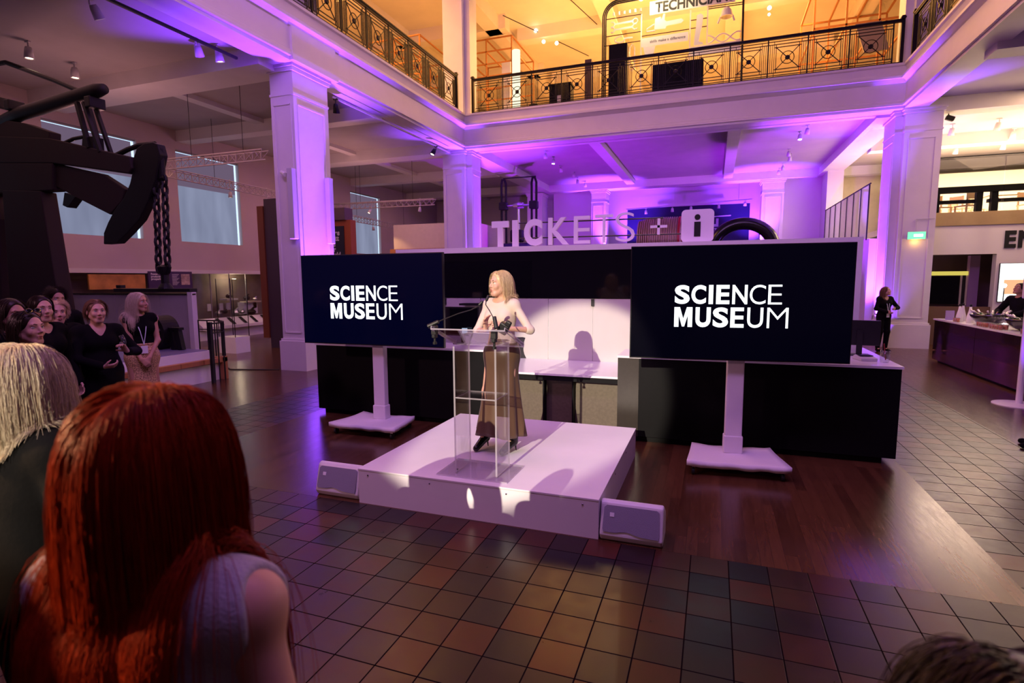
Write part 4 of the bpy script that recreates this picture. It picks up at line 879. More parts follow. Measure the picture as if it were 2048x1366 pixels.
# column loudspeakers on the near pillar
def column_speaker(loc, rz, label, h=1.48):
    t = thing('column_speaker', label, 'speaker', loc, rz, 'column loudspeakers on the near left pillar')
    MB().box(-0.07, 0.07, -0.16, -0.03, 0, h).build('cabinet', GREYP, t, bevel=0.012)
    for z in (0.15, h - 0.15): MB().box(-0.03, 0.03, -0.04, 0.0, z, z + 0.05).build('bracket', STEEL, t)
column_speaker((-8.50, 9.83, 2.88), 0, 'slim grey column loudspeaker on the front of the near left pillar')
column_speaker((-8.43, 10.75, 2.83), math.pi / 2, 'slim column loudspeaker lit purple on the side of the near left pillar')
t = thing('security_camera', 'small white camera on a bracket on the near left pillar', 'camera', (-8.74, 9.83, 4.28))
m = MB(); m.tube([(0, 0, 0), (0, -0.1, 0.0)], 0.02, 8); m.build('bracket', GREYP, t)
m = MB(); m.tube([(-0.03, -0.08, 0.02), (0.12, -0.14, -0.05)], [0.04, 0.045], 10); m.build('housing', WHITEP, t)
# cable on floor
m = MB(); m.tube([(-10.9, 9.9, 0.012), (-10.2, 9.42, 0.012), (-9.7, 9.55, 0.012), (-9.1, 9.74, 0.012)], 0.012, 6); tag(m.build('floor_cable', BLACKP), 'thin black cable crossing the floor to the near left pillar', 'cable')

# ------------------------------------------------------------------ exhibits behind the ticket desk
t = thing('steam_engine', 'tall dark iron engine frame behind the first TICKETS letters', 'engine', (-7.68, 22.0, 0))
for sx in (-1, 1):
    for dx in (-0.09, 0.11):
        m = MB(); m.tube([(sx * 0.66 + dx, 0, 0), (sx * 0.66 + dx, 0, 5.9)], 0.05, 8); m.build('upright', IRON, t)
    m = MB(); m.tube([(sx * 0.66 - 0.09, 0, 5.9), (sx * 0.66 - 0.05, 0, 6.08), (sx * 0.66 + 0.05, 0, 6.08), (sx * 0.66 + 0.11, 0, 5.9)], 0.05, 8); m.build('loop_top', IRON, t)
    MB().cbox((sx * 0.66, 0, 5.0), (0.34, 0.3, 0.32)).build('bearing', IRON, t, bevel=0.04)
m = MB(); m.bar((-0.66, 0, 6.13), (0.75, 0, 6.13), 0.04); m.build('top_bar', IRON, t)
m = MB(); m.tube([(-0.6, 0, 5.0), (0.6, 0, 5.0)], 0.05, 8); m.lathe([(0, -0.2), (0.12, -0.2), (0.16, 0), (0.12, 0.2), (0, 0.2)], (0, 0, 5.0), 12, Matrix.Rotation(math.pi / 2, 3, 'Y')); m.build('crosshead', STEEL, t)
m = MB(); m.tube([(0, 0, 5.0), (0, 0, 3.6)], 0.06, 8); m.build('piston_rod', STEEL, t)
MB().cbox((0, 0, 1.75), (1.2, 1.0, 3.4)).build('engine_body', mat('dark_navy_casing', (0.02, 0.018, 0.05), 0.45), t, bevel=0.05)
for x in (-0.95, 0.95): MB().cbox((x, 0, 1.6), (0.3, 0.6, 3.2)).build('side_frame', IRON, t, bevel=0.05)
MB().cbox((0.0, -0.2, 3.75), (0.5, 0.4, 0.5)).build('valve_chest', IRON, t, bevel=0.06)
COPPER = mat('ribbed_copper', (0.42, 0.28, 0.26), 0.45, metal=0.5)
t = thing('copper_drum', 'large ribbed copper drum with a red rim behind the plus sign', 'exhibit', (-1.95, 20.4, 3.28))
prof_ = []
for k in range(19):
    x = -0.62 + 1.34 * k / 18; prof_ += [(0.70 + 0.10 * min(1, k / 5), x), (0.70 + 0.10 * min(1, k / 5) + 0.035, x + 0.02), (0.70 + 0.10 * min(1, k / 5) + 0.035, x + 0.045), (0.70 + 0.10 * min(1, k / 5), x + 0.06)]
m = MB(); m.lathe([(0, -0.62)] + prof_ + [(0, 0.75)], (0, 0, 0), 40, Matrix.Rotation(math.pi / 2, 3, 'Y')); m.build('drum', COPPER, t)
m = MB(); m.lathe([(0.70, 0.74), (0.84, 0.74), (0.84, 0.82), (0.70, 0.82), (0.70, 0.74)], (0, 0, 0), 40, Matrix.Rotation(math.pi / 2, 3, 'Y')); m.build('rim', mat('red_rim', (0.35, 0.01, 0.03), 0.4), t)
MB().cbox((0, 0, -2.0), (1.4, 1.2, 2.5)).build('support', IRON, t)
t = thing('black_ring', 'big glossy black ring standing behind the i sign', 'exhibit', (0.86, 20.2, 2.92))
m = MB(); m.tube([(1.08 * 0.88 * math.cos(a), 0.25 * math.sin(a * 2) * 0, 0.86 * math.sin(a)) for a in [k * 2 * math.pi / 40 for k in range(41)]], 0.20, 14); m.build('ring', mat('black_rubber_gloss', (0.006, 0.006, 0.008), 0.22), t, smooth=True)
MB().cbox((0, 0, -1.9), (1.6, 0.9, 2.0)).build('support', IRON, t)
text_mesh('wall_lettering', 'SPACE', 0.95, mat('grey_white_lettering', (0.55, 0.53, 0.6), 0.6), None, (0.10, 31.08, 2.35), (math.pi / 2, -math.pi / 2, 0), 0.02, 1.0)
o = bpy.data.objects['wall_lettering']; tag(o, 'large word SPACE painted upwards on the navy wall behind the i sign', 'lettering')
# track with spots in front of the navy wall
m = MB(); m.bar((-4.4, 29.6, 5.55), (1.6, 29.6, 5.75), 0.05); m.tube([(-2, 29.6, 5.6), (-2, 29.6, 6.7)], 0.01, 5); m.tube([(1, 29.6, 5.7), (1, 29.6, 6.7)], 0.01, 5); tag(m.build('lighting_track', GREYP), 'pale lighting rail hanging before the navy wall', 'track')
lamps('small spotlight on the pale rail before the navy wall', 'spotlights before the navy wall', [(-3.4, 29.6, 5.55, .3), (-2.1, 29.6, 5.6, .3), (-1.2, 29.6, 5.63, .3), (0.1, 29.6, 5.67, .3), (1.3, 29.6, 5.72, .5)], GREYP, BULBP, 1.0)
m = MB(); m.bar((-3.3, 30.6, 5.0), (0.7, 30.6, 5.12), 0.045); tag(m.build('picture_rail', GREYP), 'thin pale bar across the navy wall', 'rail')
# glass balustrade of the ramp on the right of the bay
gb = thing('glass_balustrade', 'sloping glass balustrade of the ramp left of the right pillar', 'railing', (0, 0, 0))
for k in range(7):
    y0 = 19.7 + k * 1.0; z0 = 3.15 + 0.07 * k
    MB().box(4.30, 4.315, y0 + 0.02, y0 + 0.98, z0, 4.76).build('glass_pane', GLASSM, gb)
for k in range(8):
    y0 = 19.7 + k * 1.0; MB().box(4.29, 4.325, y0 - 0.012, y0 + 0.012, 3.1, 4.76).build('glazing_bar', IRON, gb)
m = MB(); m.tube([(4.31, 19.6, 4.77), (4.31, 26.8, 4.77)], 0.022, 8); m.build('handrail', IRON, gb)
structure(MB().prism([(19.4, 0), (27, 0), (27, 3.65), (19.4, 3.12)], (4.32, 0, 0), (0, 1, 0), (0, 0, 1), 0.2).build('wall_ramp', WALLL))
tag(MB().box(3.85, 4.24, 22.2, 23.8, 0, 3.35).build('dark_cabinet', BLACK), 'dark cabinet top showing over the desk roof below the glass balustrade', 'cabinet')

# ------------------------------------------------------------------ cafe and mezzanine on the right
YM = 19.3
GOLD = mat('brushed_brass_fascia', (0.62, 0.46, 0.24), 0.36, metal=0.6, var=0.05)
structure(MB().box(5.5, 16, YM, YM + 0.25, 2.61, 3.42).box(5.5, 5.86, YM, YM + .25, 0, 2.61).box(7.40, 16, YM, YM + .25, 0, 2.61).build('wall_front', WALLL))
structure(MB().box(5.6, 16, YM - 0.04, YM + 0.2, 3.42, 3.79).build('trim_3', GOLD))
structure(MB().box(5.3, 16, YM + 0.2, 28.6, 3.40, 3.60).build('floor', CREAM))
structure(MB().box(5.5, 9, 21.6, 21.8, 0, 3.4).build('wall_kitchen', mat('mauve_kitchen_wall', (0.16, 0.09, 0.13), 0.6)))
structure(MB().box(5.86, 7.4, YM + .1, YM + .2, 0, 1.12).build('trim_4', mat('brown_counter_front', (0.16, 0.09, 0.06), 0.5)))
kw = thing('serving_hatch', 'serving hatch with dark windows and a yellow strip behind the bar', 'hatch', (0, 0, 0))
MB().box(5.9, 7.15, 20.4, 20.45, 1.15, 2.0).build('dark_pane', BLACKG, kw)
for x in (6.18, 6.98, 7.12): MB().box(x, x + 0.04, 20.36, 20.4, 1.12, 2.05).build('mullion', CREAM, kw)
MB().box(5.86, 7.15, 20.34, 20.4, 2.02, 2.14).build('yellow_strip', emis('dim_yellow_strip', (0.75, 0.62, 0.12), 0.9), kw)
MB().box(7.16, 7.40, 20.3, 20.5, 0, 2.6).build('purple_jamb', mat('lilac_jamb', (0.40, 0.22, 0.42), 0.6), kw)
text_mesh('shop_lettering', 'ENERGY', 0.62, mat('black_lettering', (0.01, 0.01, 0.012), 0.5), None, (7.52, YM - 0.02, 2.79), (math.pi / 2, 0, 0), 0.026, 0.86, 0.01, spacing=1.14)
tag(bpy.data.objects['shop_lettering'], 'black capital letters on the pale wall above the bar', 'lettering')
ps = thing('menu_screen', 'bright rounded menu screen on the wall behind the bar', 'screen', (7.47, YM - 0.06, 1.27))
MB().box(0, 0.60, 0, 0.05, 0, 1.08).build('casing', BLACKP, ps, bevel=0.01)
sc_ = MB().box(0.015, 0.585, -0.006, 0.0, 0.015, 1.065).build('lit_screen', emis('lit_menu_white', (1.0, 0.98, 0.95), 2.2), ps)
MB().box(0.12, 0.585, -0.010, -0.006, 0.22, 0.62).build('food_photo', emis('lit_food_picture', (0.85, 0.42, 0.22), 1.3), sc_)
# mezzanine glass, dark benches, chairs
mz = thing('mezzanine_balustrade', 'glass balustrade above the brass fascia of the cafe', 'railing', (0, 0, 0))
for x in (5.9, 7.43, 8.96): MB().box(x, x + 1.5, YM, YM + 0.015, 3.8, 5.30).build('glass_pane', GLASSM, mz)
MB().box(5.86, 11, YM - 0.015, YM + 0.03, 5.30, 5.325).build('handrail', IRON, mz)
bn = thing('banquette_back', 'dark wooden banquette frame behind the cafe glass', 'bench', (0, 0, 0))
MB().box(5.9, 10, YM + 0.3, YM + 0.42, 4.36, 4.54).build('top_rail', BLACK, bn)
for x0, x1 in ((6.06, 7.12), (7.27, 8.5)):
    MB().box(x0, x1, YM + 0.45, YM + 0.6, 4.08, 4.18).build('seat_back', BLACK, bn)
for x in (5.93, 6.95, 7.30): MB().box(x, x + 0.15, YM + 0.35, YM + 0.5, 3.6, 4.5).build('upright', BLACK, bn)
CW = mat('pale_wood', (0.45, 0.28, 0.14), 0.5)
def cafe_chair(loc, rz):
    t = thing('cafe_chair', 'pale wooden cafe chair behind the mezzanine glass', 'chair', loc, rz, 'pale chairs on the cafe mezzanine')
    MB().cbox((0, 0, 0.45), (0.42, 0.42, 0.04)).build('seat', CW, t)
    MB().cbox((0, 0.2, 0.74), (0.42, 0.03, 0.2)).build('backrest', CW, t)
    for sx in (-1, 1):
        for sy in (-1, 1): m = MB(); m.bar((sx * .18, sy * .18, 0), (sx * .18, sy * .19, 0.44 if sy < 0 else 0.85), 0.035); m.build('leg', CW, t)
    return t
cc = cafe_chair((6.4, 20.6, 3.6), 0.4)
for x, y, r_ in ((7.15, 21.3, 2.2), (6.95, 20.3, 3.6), (7.75, 21.75, 1.0), (8.6, 20.7, 0.2), (6.5, 22.2, 2.9), (7.6, 22.8, 0.6)): copy_tree(cc, (x, y, 3.6), r_)
def cafe_table(x, y):
    t = thing('cafe_table', 'small pale cafe table among the mezzanine chairs', 'table', (x, y, 3.6), 0, 'small tables on the cafe mezzanine')
    MB().cbox((0, 0, 0.73), (0.7, 0.7, 0.03)).build('table_top', CW, t); m = MB(); m.tube([(0, 0, 0.02), (0, 0, 0.72)], 0.03, 8); m.build('leg', IRON, t); MB().cbox((0, 0, 0.01), (0.4, 0.4, 0.02)).build('base', IRON, t)
cafe_table(6.2, 21.4); cafe_table(7.85, 20.75)
structure(MB().box(6.5, 16, 26.5, 26.7, 3.6, 5.95).build('wall_cafe', mat('sage_wall', (0.42, 0.44, 0.33), 0.6)))
ex = thing('exit_sign', 'green lit exit sign on the right pillar', 'sign', (4.93, 18.22, 3.0))
MB().box(0, 0.43, -0.09, -0.05, 0, 0.21).build('sign_box', GREYP, ex)
MB().box(0.01, 0.42, -0.095, -0.09, 0.01, 0.20).build('lit_face', emis('exit_green', (0.15, 0.85, 0.35), 2.0), ex)
MB().box(0.15, 0.36, -0.098, -0.095, 0.07, 0.14).build('arrow', emis('exit_white', (0.9, 1.0, 0.9), 2.5), ex)
m = MB(); m.bar((0.2, -0.03, 0.21), (0.2, -0.03, 0.55), 0.015); m.bar((0.2, -0.03, 0.55), (0.62, -0.03, 0.55), 0.015); m.build('conduit', GREYP, ex)
ul_ = point('exit_glow', (5.14, 18.08, 2.96), 2.2, (1.0, 0.55, 0.1), 0.03)
lamps('white spotlight on the cafe ceiling', 'spotlights on the cafe ceiling', [(6.85, 21.54, 6.71, .3), (7.49, 23.33, 6.71, .2), (7.94, 21.32, 6.71, .4), (8.05, 24.80, 6.71, .3), (8.92, 22.84, 6.71, .3), (9.35, 24.58, 6.71, .3)], WHITEP, BULBW, 1.2)
t = thing('ceiling_camera', 'dark speaker bracket hanging at the top corner of the right pillar', 'bracket', (5.80, 18.6, 6.42))
m = MB(); m.tube([(0, 0, 0.1), (0, 0, -0.12)], 0.015, 6); m.build('drop_rod', IRON, t); MB().cbox((0.03, -0.03, -0.2), (0.2, 0.12, 0.12), Matrix.Rotation(.4, 3, 'Y')).build('head', IRON, t, bevel=0.02)

# ------------------------------------------------------------------ bar
BRZ = mat('mirror_bronze_laminate', (0.40, 0.22, 0.20), 0.07, metal=0.95, var=0.05)
bar = thing('bar_counter', 'mirror bronze fronted bar counter at the right', 'bar', (0, 0, 0))
for k, (y0, y1) in enumerate(((13.45, 15.62), (11.3, 13.43))): MB().box(4.92, 5.75, y0, y1, 0.06, 0.975).build('front_panel', BRZ, bar)
m = MB(); m.prism([(4.92, 11.28), (5.75, 11.28), (6.5, 9.6), (5.5, 9.6)], (0, 0, 0.06), (1, 0, 0), (0, 1, 0), 0.915); m.build('angled_panel', mat('amber_bronze_laminate', (0.45, 0.27, 0.07), 0.12, metal=0.9), bar)
MB().box(4.90, 5.80, 11.2, 15.66, 0.978, 1.01).build('counter_top', CTOP, bar)
MB().box(5.0, 5.7, 11.3, 15.5, 0, 0.06).build('plinth', BLACK, bar)
BOWL = mat('hammered_dark_bowl', (0.10, 0.09, 0.09), 0.25, metal=0.9)
FOIL = mat('pale_foil', (0.75, 0.70, 0.66), 0.3, metal=0.5); BGREEN = mat('dark_green_bottle', (0.02, 0.05, 0.015), 0.12)
def bottle_mb(h=0.30): return MB().lathe([(0, 0), (0.040, 0), (0.042, 0.16), (0.035, 0.19), (0.015, 0.22), (0.014, h), (0, h)], n=12)
bot = thing('wine_bottle', 'foil necked bottle lying in a wine bowl on the bar', 'bottle', (0, 0, 0), 0, 'bottles in the bowls on the bar')
bottle_mb().build('glass_body', BGREEN, bot, smooth=True)
m = MB(); m.lathe([(0, 0.305), (0.0165, 0.305), (0.018, 0.22), (0.0165, 0.218)], n=12); m.build('foil', FOIL, bot, smooth=True)
MB().lathe([(0.0425, 0.05), (0.0428, 0.13)], n=12).build('label_band', mat('cream_label', (0.8, 0.76, 0.66), 0.7), bot)
first = True
for bi, (cx_, cy_) in enumerate(((5.25, 13.75), (5.32, 12.45))):
    t = thing('wine_bowl', ['dark metal wine cooling bowl on the bar, the one nearer the pillar', 'dark metal wine cooling bowl on the bar, the one nearer the picture edge'][bi], 'bowl', (cx_, cy_, 1.01), 0, 'wine bowls on the bar')
    MB().lathe([(0, 0.0), (0.10, 0.0), (0.22, 0.06), (0.31, 0.17), (0.33, 0.22), (0.315, 0.22), (0.29, 0.16), (0.2, 0.08), (0, 0.04)], n=28).build('bowl', BOWL, t, smooth=True)
    random.seed(bi)
    for k in range(8):
        a = 2 * math.pi * k / 8 + .3; c = bot if first else copy_tree(bot); first = False
        c['label'] = ['foil necked bottle lying in the wine bowl nearer the pillar', 'foil necked bottle lying in the wine bowl nearer the picture edge'][bi]
        c.location = (cx_ + 0.10 * math.cos(a), cy_ + 0.10 * math.sin(a), 1.10); c.rotation_euler = (0, 0.85 + random.uniform(-.15, .15), a)
wb = thing('white_bottle', 'white wrapped bottle on the bar beside the first wine bowl', 'bottle', (5.02, 14.55, 1.01), 0, 'white bottles at the end of the bar')
MB().lathe([(0, 0), (0.065, 0), (0.06, 0.13), (0.028, 0.27), (0.02, 0.34), (0, 0.34)], n=14).build('wrap', CLOTHW, wb, smooth=True)
MB().lathe([(0, 0.34), (0.02, 0.34), (0.022, 0.39), (0, 0.39)], n=10).build('stopper', BLACKP, wb)
copy_tree(wb, (5.12, 14.3, 1.01), label='white wrapped bottle on the bar, closest to the dark wine bowl'); copy_tree(wb, (5.18, 14.85, 1.01), label='white wrapped bottle on the bar, farthest back of its three')
JUICE = mat('coral_juice', (0.75, 0.16, 0.09), 0.2, emit=(0.8, 0.12, 0.06), estr=0.0, trans=0.2)
gl = thing('juice_glass', 'tumbler of coral juice in a cluster on the bar', 'glass', (5.0, 14.7, 1.01), 0, 'juice tumblers on the bar')
MB().lathe([(0.0, 0), (0.032, 0), (0.036, 0.10), (0.033, 0.10), (0.03, 0.006), (0, 0.006)], n=12).build('glass_body', GLASSM, gl, smooth=True)
MB().lathe([(0.0, 0.008), (0.0295, 0.008), (0.0325, 0.085), (0, 0.085)], n=12).build('juice', JUICE, gl, smooth=True)
random.seed(5); n_ = 0
for cx_, cy_, nx_, ny_, lb_ in ((4.96, 14.6, 1, 3, 'tumbler of coral juice in front of the white wrapped bottles'), (4.96, 13.45, 2, 5, 'tumbler of coral juice in front of the wine bowl nearer the pillar'), (4.96, 12.9, 2, 5, 'tumbler of coral juice between the two wine bowls'), (4.96, 11.75, 3, 5, 'tumbler of coral juice before the wine bowl nearer the picture edge')):
    for i in range(nx_):
        for j in range(ny_):
            if n_: copy_tree(gl, (cx_ + i * 0.085, cy_ - j * 0.09, 1.01), label=lb_)
            else: gl.location = (cx_, cy_, 1.01); gl['label'] = lb_
            n_ += 1
wg = thing('wine_glass', 'empty stemmed wine glass standing on the bar', 'glass', (5.5, 13.1, 1.01), 0, 'empty wine glasses on the bar')
MB().lathe([(0, 0), (0.034, 0), (0.004, 0.01), (0.004, 0.09), (0.03, 0.12), (0.036, 0.16), (0.029, 0.21), (0.028, 0.21), (0.034, 0.16), (0.028, 0.122), (0, 0.095)], n=14).build('glass_body', GLASSM, wg, smooth=True)
for x, y in ((5.1, 13.2), (5.2, 13.1), (5.12, 13.0), (5.25, 13.22), (5.55, 12.9), (5.6, 13.15), (5.5, 12.0), (5.6, 12.1), (5.2, 12.0), (5.1, 11.9), (5.45, 11.85)): copy_tree(wg, (x, y, 1.01), label='empty stemmed wine glass between the two wine bowls' if y > 12.5 else 'empty stemmed wine glass past the second wine bowl')
wg['label'] = 'empty stemmed wine glass between the two wine bowls'
point('bar_flash', (6.9, 17.4, 1.75), 25, (1, 0.95, 0.9), 0.04)
t = thing('bar_lamp', 'small glaring white lamp behind the bar', 'light', (6.9, 17.45, 0.0))
m = MB(); m.ball((0, 0, 1.75), 0.05, 12); m.build('bulb', emis('glaring_bulb', (1, 0.97, 0.95), 30), t); m = MB(); m.tube([(0, 0, 0), (0, 0, 1.7)], 0.012, 6); m.build('stem', IRON, t); MB().lathe([(0, 0), (0.15, 0), (0.15, 0.015), (0, 0.015)], n=16).build('base', IRON, t)
tag(MB().box(0, 0.16, 0, 0.03, 0, 0.21).build('menu_card', mat('mauve_card', (0.45, 0.36, 0.55), 0.6), loc=(4.99, 15.2, 1.01)), 'small mauve card stand at the end of the bar', 'card')
t = thing('poseur_stand', 'white pole stand with round base and purple lit cover at the right edge', 'stand', (4.52, 10.62, 0))
MB().lathe([(0, 0), (0.33, 0), (0.33, 0.012), (0.05, 0.03), (0, 0.03)], n=32).build('base', WHITEP, t)
m = MB(); m.tube([(0, 0, 0.02), (0, 0, 1.9)], 0.045, 12); m.build('pole', WHITEP, t)
MB().box(-0.05, 0.30, -0.12, 0.12, 1.65, 2.42).build('cover', CLOTHW, t, bevel=0.02)
spot('stand_uplight', (4.50, 10.1, 0.1), (4.57, 10.6, 2.2), 130, PURPLE, 60, 0.8)

# ------------------------------------------------------------------ upper gallery contents
OFR = mat('orange_frame_metal', (0.42, 0.16, 0.03), 0.5)
CREAML = mat('cream_cutout', (0.90, 0.84, 0.66), 0.5)
te = thing('technicians_sign', 'tall tube framed TECHNICIANS display with tool shapes in the upper gallery', 'sign', (0, 20.0, 0))
for k in range(3):
    d = 0.055 * k; m = MB()
    arc = [(-3.88 + d, 0, 7.65), (-3.88 + d, 0, 10.85)] + [(-3.35 - (0.53 - d) * math.cos(a), 0, 10.85 + (0.53 - d) * math.sin(a)) for a in [math.pi / 2 * q / 8 for q in range(1, 9)]] + [(0.60 - d * .5, 0, 11.42 - d + 0.02)]
    m.tube([(x, 0, z) for x, _, z in arc], 0.026, 6); m.build('frame_tube', IRON, te)
m = MB(); m.tube([(0.62, 0, 7.65), (0.58, 0, 11.45)], 0.035, 6); m.build('frame_tube', IRON, te)
for p, q in (((-3.76, 10.81), (-2.57, 10.8)), ((-3.78, 10.25), (-2.56, 10.25)), ((-2.56, 10.09), (-1.03, 10.09)), ((-3.8, 9.95), (-2.56, 9.95)), ((-1.0, 10.35), (-0.47, 10.35)), ((-1.0, 10.1), (-.47, 10.1)), ((-0.47, 10.68), (0.57, 10.66)), ((-0.47, 10.62), (0.57, 10.6))):
    MB().bar((p[0], 0, p[1]), (q[0], 0, q[1]), 0.022).build('cross_bar', IRON, te)
for x, a, b in ((-2.57, 10.8, 8.2), (-1.0, 10.67, 8.2), (-0.47, 10.68, 9.55)): MB().bar((x, 0, a), (x, 0, b), 0.035).build('vertical_bar', CREAML, te)
tb = MB().box(-2.3, 0.35, -0.05, -0.02, 10.70, 11.12).build('title_board', CREAML, te)
text_mesh('lettering', 'TECHNICIANS', 0.44, mat('dark_olive_lettering', (0.03, 0.03, 0.02), 0.6), tb, (-2.12, -0.055, 10.76), (math.pi / 2, 0, 0), 0.014, 0.86)
sb = MB().box(-2.56, -1.05, -0.05, -0.02, 9.72, 10.0).build('caption_board', CREAML, te)
text_mesh('lettering', 'skills make a difference', 0.125, mat('dark_print', (0.05, 0.04, 0.03), 0.6), sb, (-2.28, -0.055, 9.82), (math.pi / 2, 0, 0), 0.0, 0.98)
def cut(name, poly): m = MB(); m.prism(poly, (0, -0.02, 0), UX, UZ, 0.04); return m.build(name, CREAML, te)
for z in (10.60, 10.42):
    m = MB(); m.bar((-3.45, -0.03, z), (-2.85, -0.03, z + 0.01), 0.02, 0.06); m.tube([(-2.78 + .085 * math.cos(a), -0.03, z + .085 * math.sin(a)) for a in [k * math.pi / 6 for k in (range(13) if z > 10.5 else range(2, 12))]], 0.022, 6)
    m.tube([(-3.55 + .08 * math.cos(a), -0.03, z + .08 * math.sin(a)) for a in [k * math.pi / 6 for k in range(-4, 5)]], 0.022, 6); m.build('spanner_shape', CREAML, te)
m = MB(); m.tube([(-3.28 + .17 * math.cos(a), -0.03, 10.08 + .10 * math.sin(a)) for a in [k * math.pi / 6 for k in range(2, 13)]], 0.022, 6); m.bar((-3.15, -0.03, 10.1), (-2.85, -0.03, 10.09), 0.02, 0.05); m.build('calliper_shape', CREAML, te)
cut('chainsaw_shape', [(-2.14, 10.22), (-2.12, 10.56), (-1.95, 10.60), (-1.92, 10.5), (-1.85, 10.68), (-1.80, 10.66), (-1.82, 10.48), (-1.75, 10.42), (-1.28, 10.44), (-1.20, 10.37), (-1.28, 10.30), (-1.75, 10.28), (-1.78, 10.2)])
m = MB(); m.tube([(-2.14, -0.03, 10.40), (-2.38, -0.03, 10.28), (-2.40, -0.03, 10.20), (-2.1, -0.03, 10.20)], 0.025, 6); m.build('saw_handle_shape', CREAML, te)
cut('prosthetic_leg_shape', [(-0.87, 9.53), (-0.58, 9.53), (-0.60, 9.60), (-0.72, 9.64), (-0.68, 9.9), (-0.63, 10.1), (-0.60, 10.42), (-0.68, 10.50), (-0.80, 10.46), (-0.82, 10.1), (-0.86, 9.75)])
m = MB(); m.lathe([(0, 0.0), (0.08, -0.01), (0.15, -0.10), (0.20, -0.30), (0.17, -0.30), (0.12, -0.1), (0, -0.04)], (0.10, -0.05, 10.56), 18); m.tube([(-0.08, -0.05, 10.3), (-0.16, -0.05, 10.1)], 0.03, 6); m.tube([(0.28, -0.05, 10.3), (0.34, -0.05, 10.12)], 0.03, 6); m.build('helmet_shape', CREAML, te)
for s in (1, -1):
    m = MB(); m.tube([(-0.45 + 1.0 * k / 16, -0.03, 9.66 + s * 0.13 * math.cos(2.2 * math.pi * k / 16)) for k in range(17)], 0.026, 6); m.build('helix_shape', CREAML, te)
for x in (-3.12, -2.86):
    m = MB(); m.tube([(x - .08, -0.03, 9.1), (x - .08, -0.03, 9.75), (x, -0.03, 9.88), (x + .08, -0.03, 9.75), (x + .08, -0.03, 9.1), (x, -0.03, 9.0), (x - .08, -0.03, 9.1)], 0.018, 6); m.build('clip_shape', CREAML, te)
cut('cup_shape', [(-2.5, 9.72), (-2.1, 9.70), (-2.15, 9.45), (-2.3, 9.35), (-2.42, 9.42)])
cut('white_band', [(-0.97, 9.50), (0.55, 9.50), (0.55, 9.20), (-0.97, 9.20)])
for k in range(6): MB().lathe([(0, 0), (0.03, 0), (0.035, -0.1), (0, -0.12)], (-3.5 + 0.18 * k, -0.03, 10.98), 8).build('hanging_bulb_shape', CREAML, te)
point('technicians_lamp', (-2.55, 19.45, 11.2), 130, (1, 0.78, 0.45), 0.06)
spot('technicians_fill', (-1.6, 18.6, 12.0), (-1.6, 20, 9.8), 200, (1, 0.78, 0.45), 80, 0.7)  # added front light to lift the cream boards, not a gallery fixture
tag(MB().ball((0, 0, 0), 0.07, 12).build('glaring_lamp', emis('glaring_gallery_lamp', (1, 0.9, 0.7), 25), loc=(-2.55, 19.62, 11.12)), 'glaring lamp at the top of the TECHNICIANS display', 'light')
tag(MB().box(-3.5, -2.9, 19.1, 19.5, 7.66, 9.62).build('display_monolith', BLACK, bevel=0.02), 'tall black upright box left of the TECHNICIANS words, behind the balustrade', 'box')
tag(MB().box(-2.05, -0.52, 18.8, 19.3, 7.66, 8.7).build('dark_chest', BLACK, bevel=0.02), 'wide black box behind the middle of the long balustrade', 'box')
t = thing('wheeled_bin', 'black ribbed bin with a white label behind the long balustrade', 'bin', (-5.12, 19.2, 7.63))
MB().cbox((0, 0, 0.47), (0.75, 0.5, 0.8)).build('bin_body', BLACK, t, bevel=0.03); MB().cbox((0.0, -0.255, 0.42), (0.16, 0.01, 0.24)).build('label', WHITEP, t)
MB().cbox((0, 0, 0.9), (0.8, 0.54, 0.06)).build('lid', BLACK, t)
for x in (-0.3, 0.3): MB().ball((x, 0, 0.05), 0.05, 8).build('wheel', IRON, t)
tag(MB().box(-4.27, -4.05, 19.0, 19.3, 7.62, 9.22).build('brown_post', mat('brown_post_paint', (0.10, 0.06, 0.03), 0.5)), 'dark brown square post behind the long balustrade', 'post')
t = thing('gallery_visitor_bag', 'small dark bag behind the balustrade near the corner', 'bag', (-5.98, 18.75, 7.62))
m = MB(); m.ball((0, 0, 0.17), (0.2, 0.14, 0.17), 14); m.build('bag_body', BLACKP, t, smooth=True); m = MB(); m.tube([(-0.1, 0, 0.28), (0, 0, 0.42), (0.1, 0, 0.28)], 0.012, 6); m.build('handle', BLACKP, t)
def lattice(name, label, x0, x1, y0, y1, z0, z1, nx, ny, nz, w_=0.05):
    t = thing(name, label, 'frame', (0, 0, 0)); xs = [x0 + (x1 - x0) * i / nx for i in range(nx + 1)]; ys = [y0 + (y1 - y0) * i / ny for i in range(ny + 1)]; zs = [z0 + (z1 - z0) * i / nz for i in range(nz + 1)]
    for y in (y0, y1):
        for z in zs: MB().bar((x0, y, z), (x1, y, z), w_).build('rail', OFR, t)
        for x in xs: MB().bar((x, y, z0), (x, y, z1), w_).build('upright', OFR, t)
    for x in xs:
        for z in (z1, zs[-2]): MB().bar((x, y0, z), (x, y1, z), w_).build('rail', OFR, t)
    return t
lattice('orange_frame', 'orange cube lattice frame beside the corner pillar in the upper gallery', -10.6, -8.3, 23, 26, 7.6, 12.13, 2, 2, 9)
lattice('orange_frame', 'orange cube lattice frame behind the left end of the left balustrade', -13.3, -11.0, 20, 23, 7.6, 11.4, 2, 2, 8)
lattice('orange_frame', 'large orange lattice frame at the right end of the upper gallery', 3.02, 6.0, 23, 26.5, 7.6, 12.2, 3, 2, 3, 0.06)
lw = thing('lit_column', 'glowing white display column with small dark script in the upper gallery', 'column', (-8.1, 23, 0))
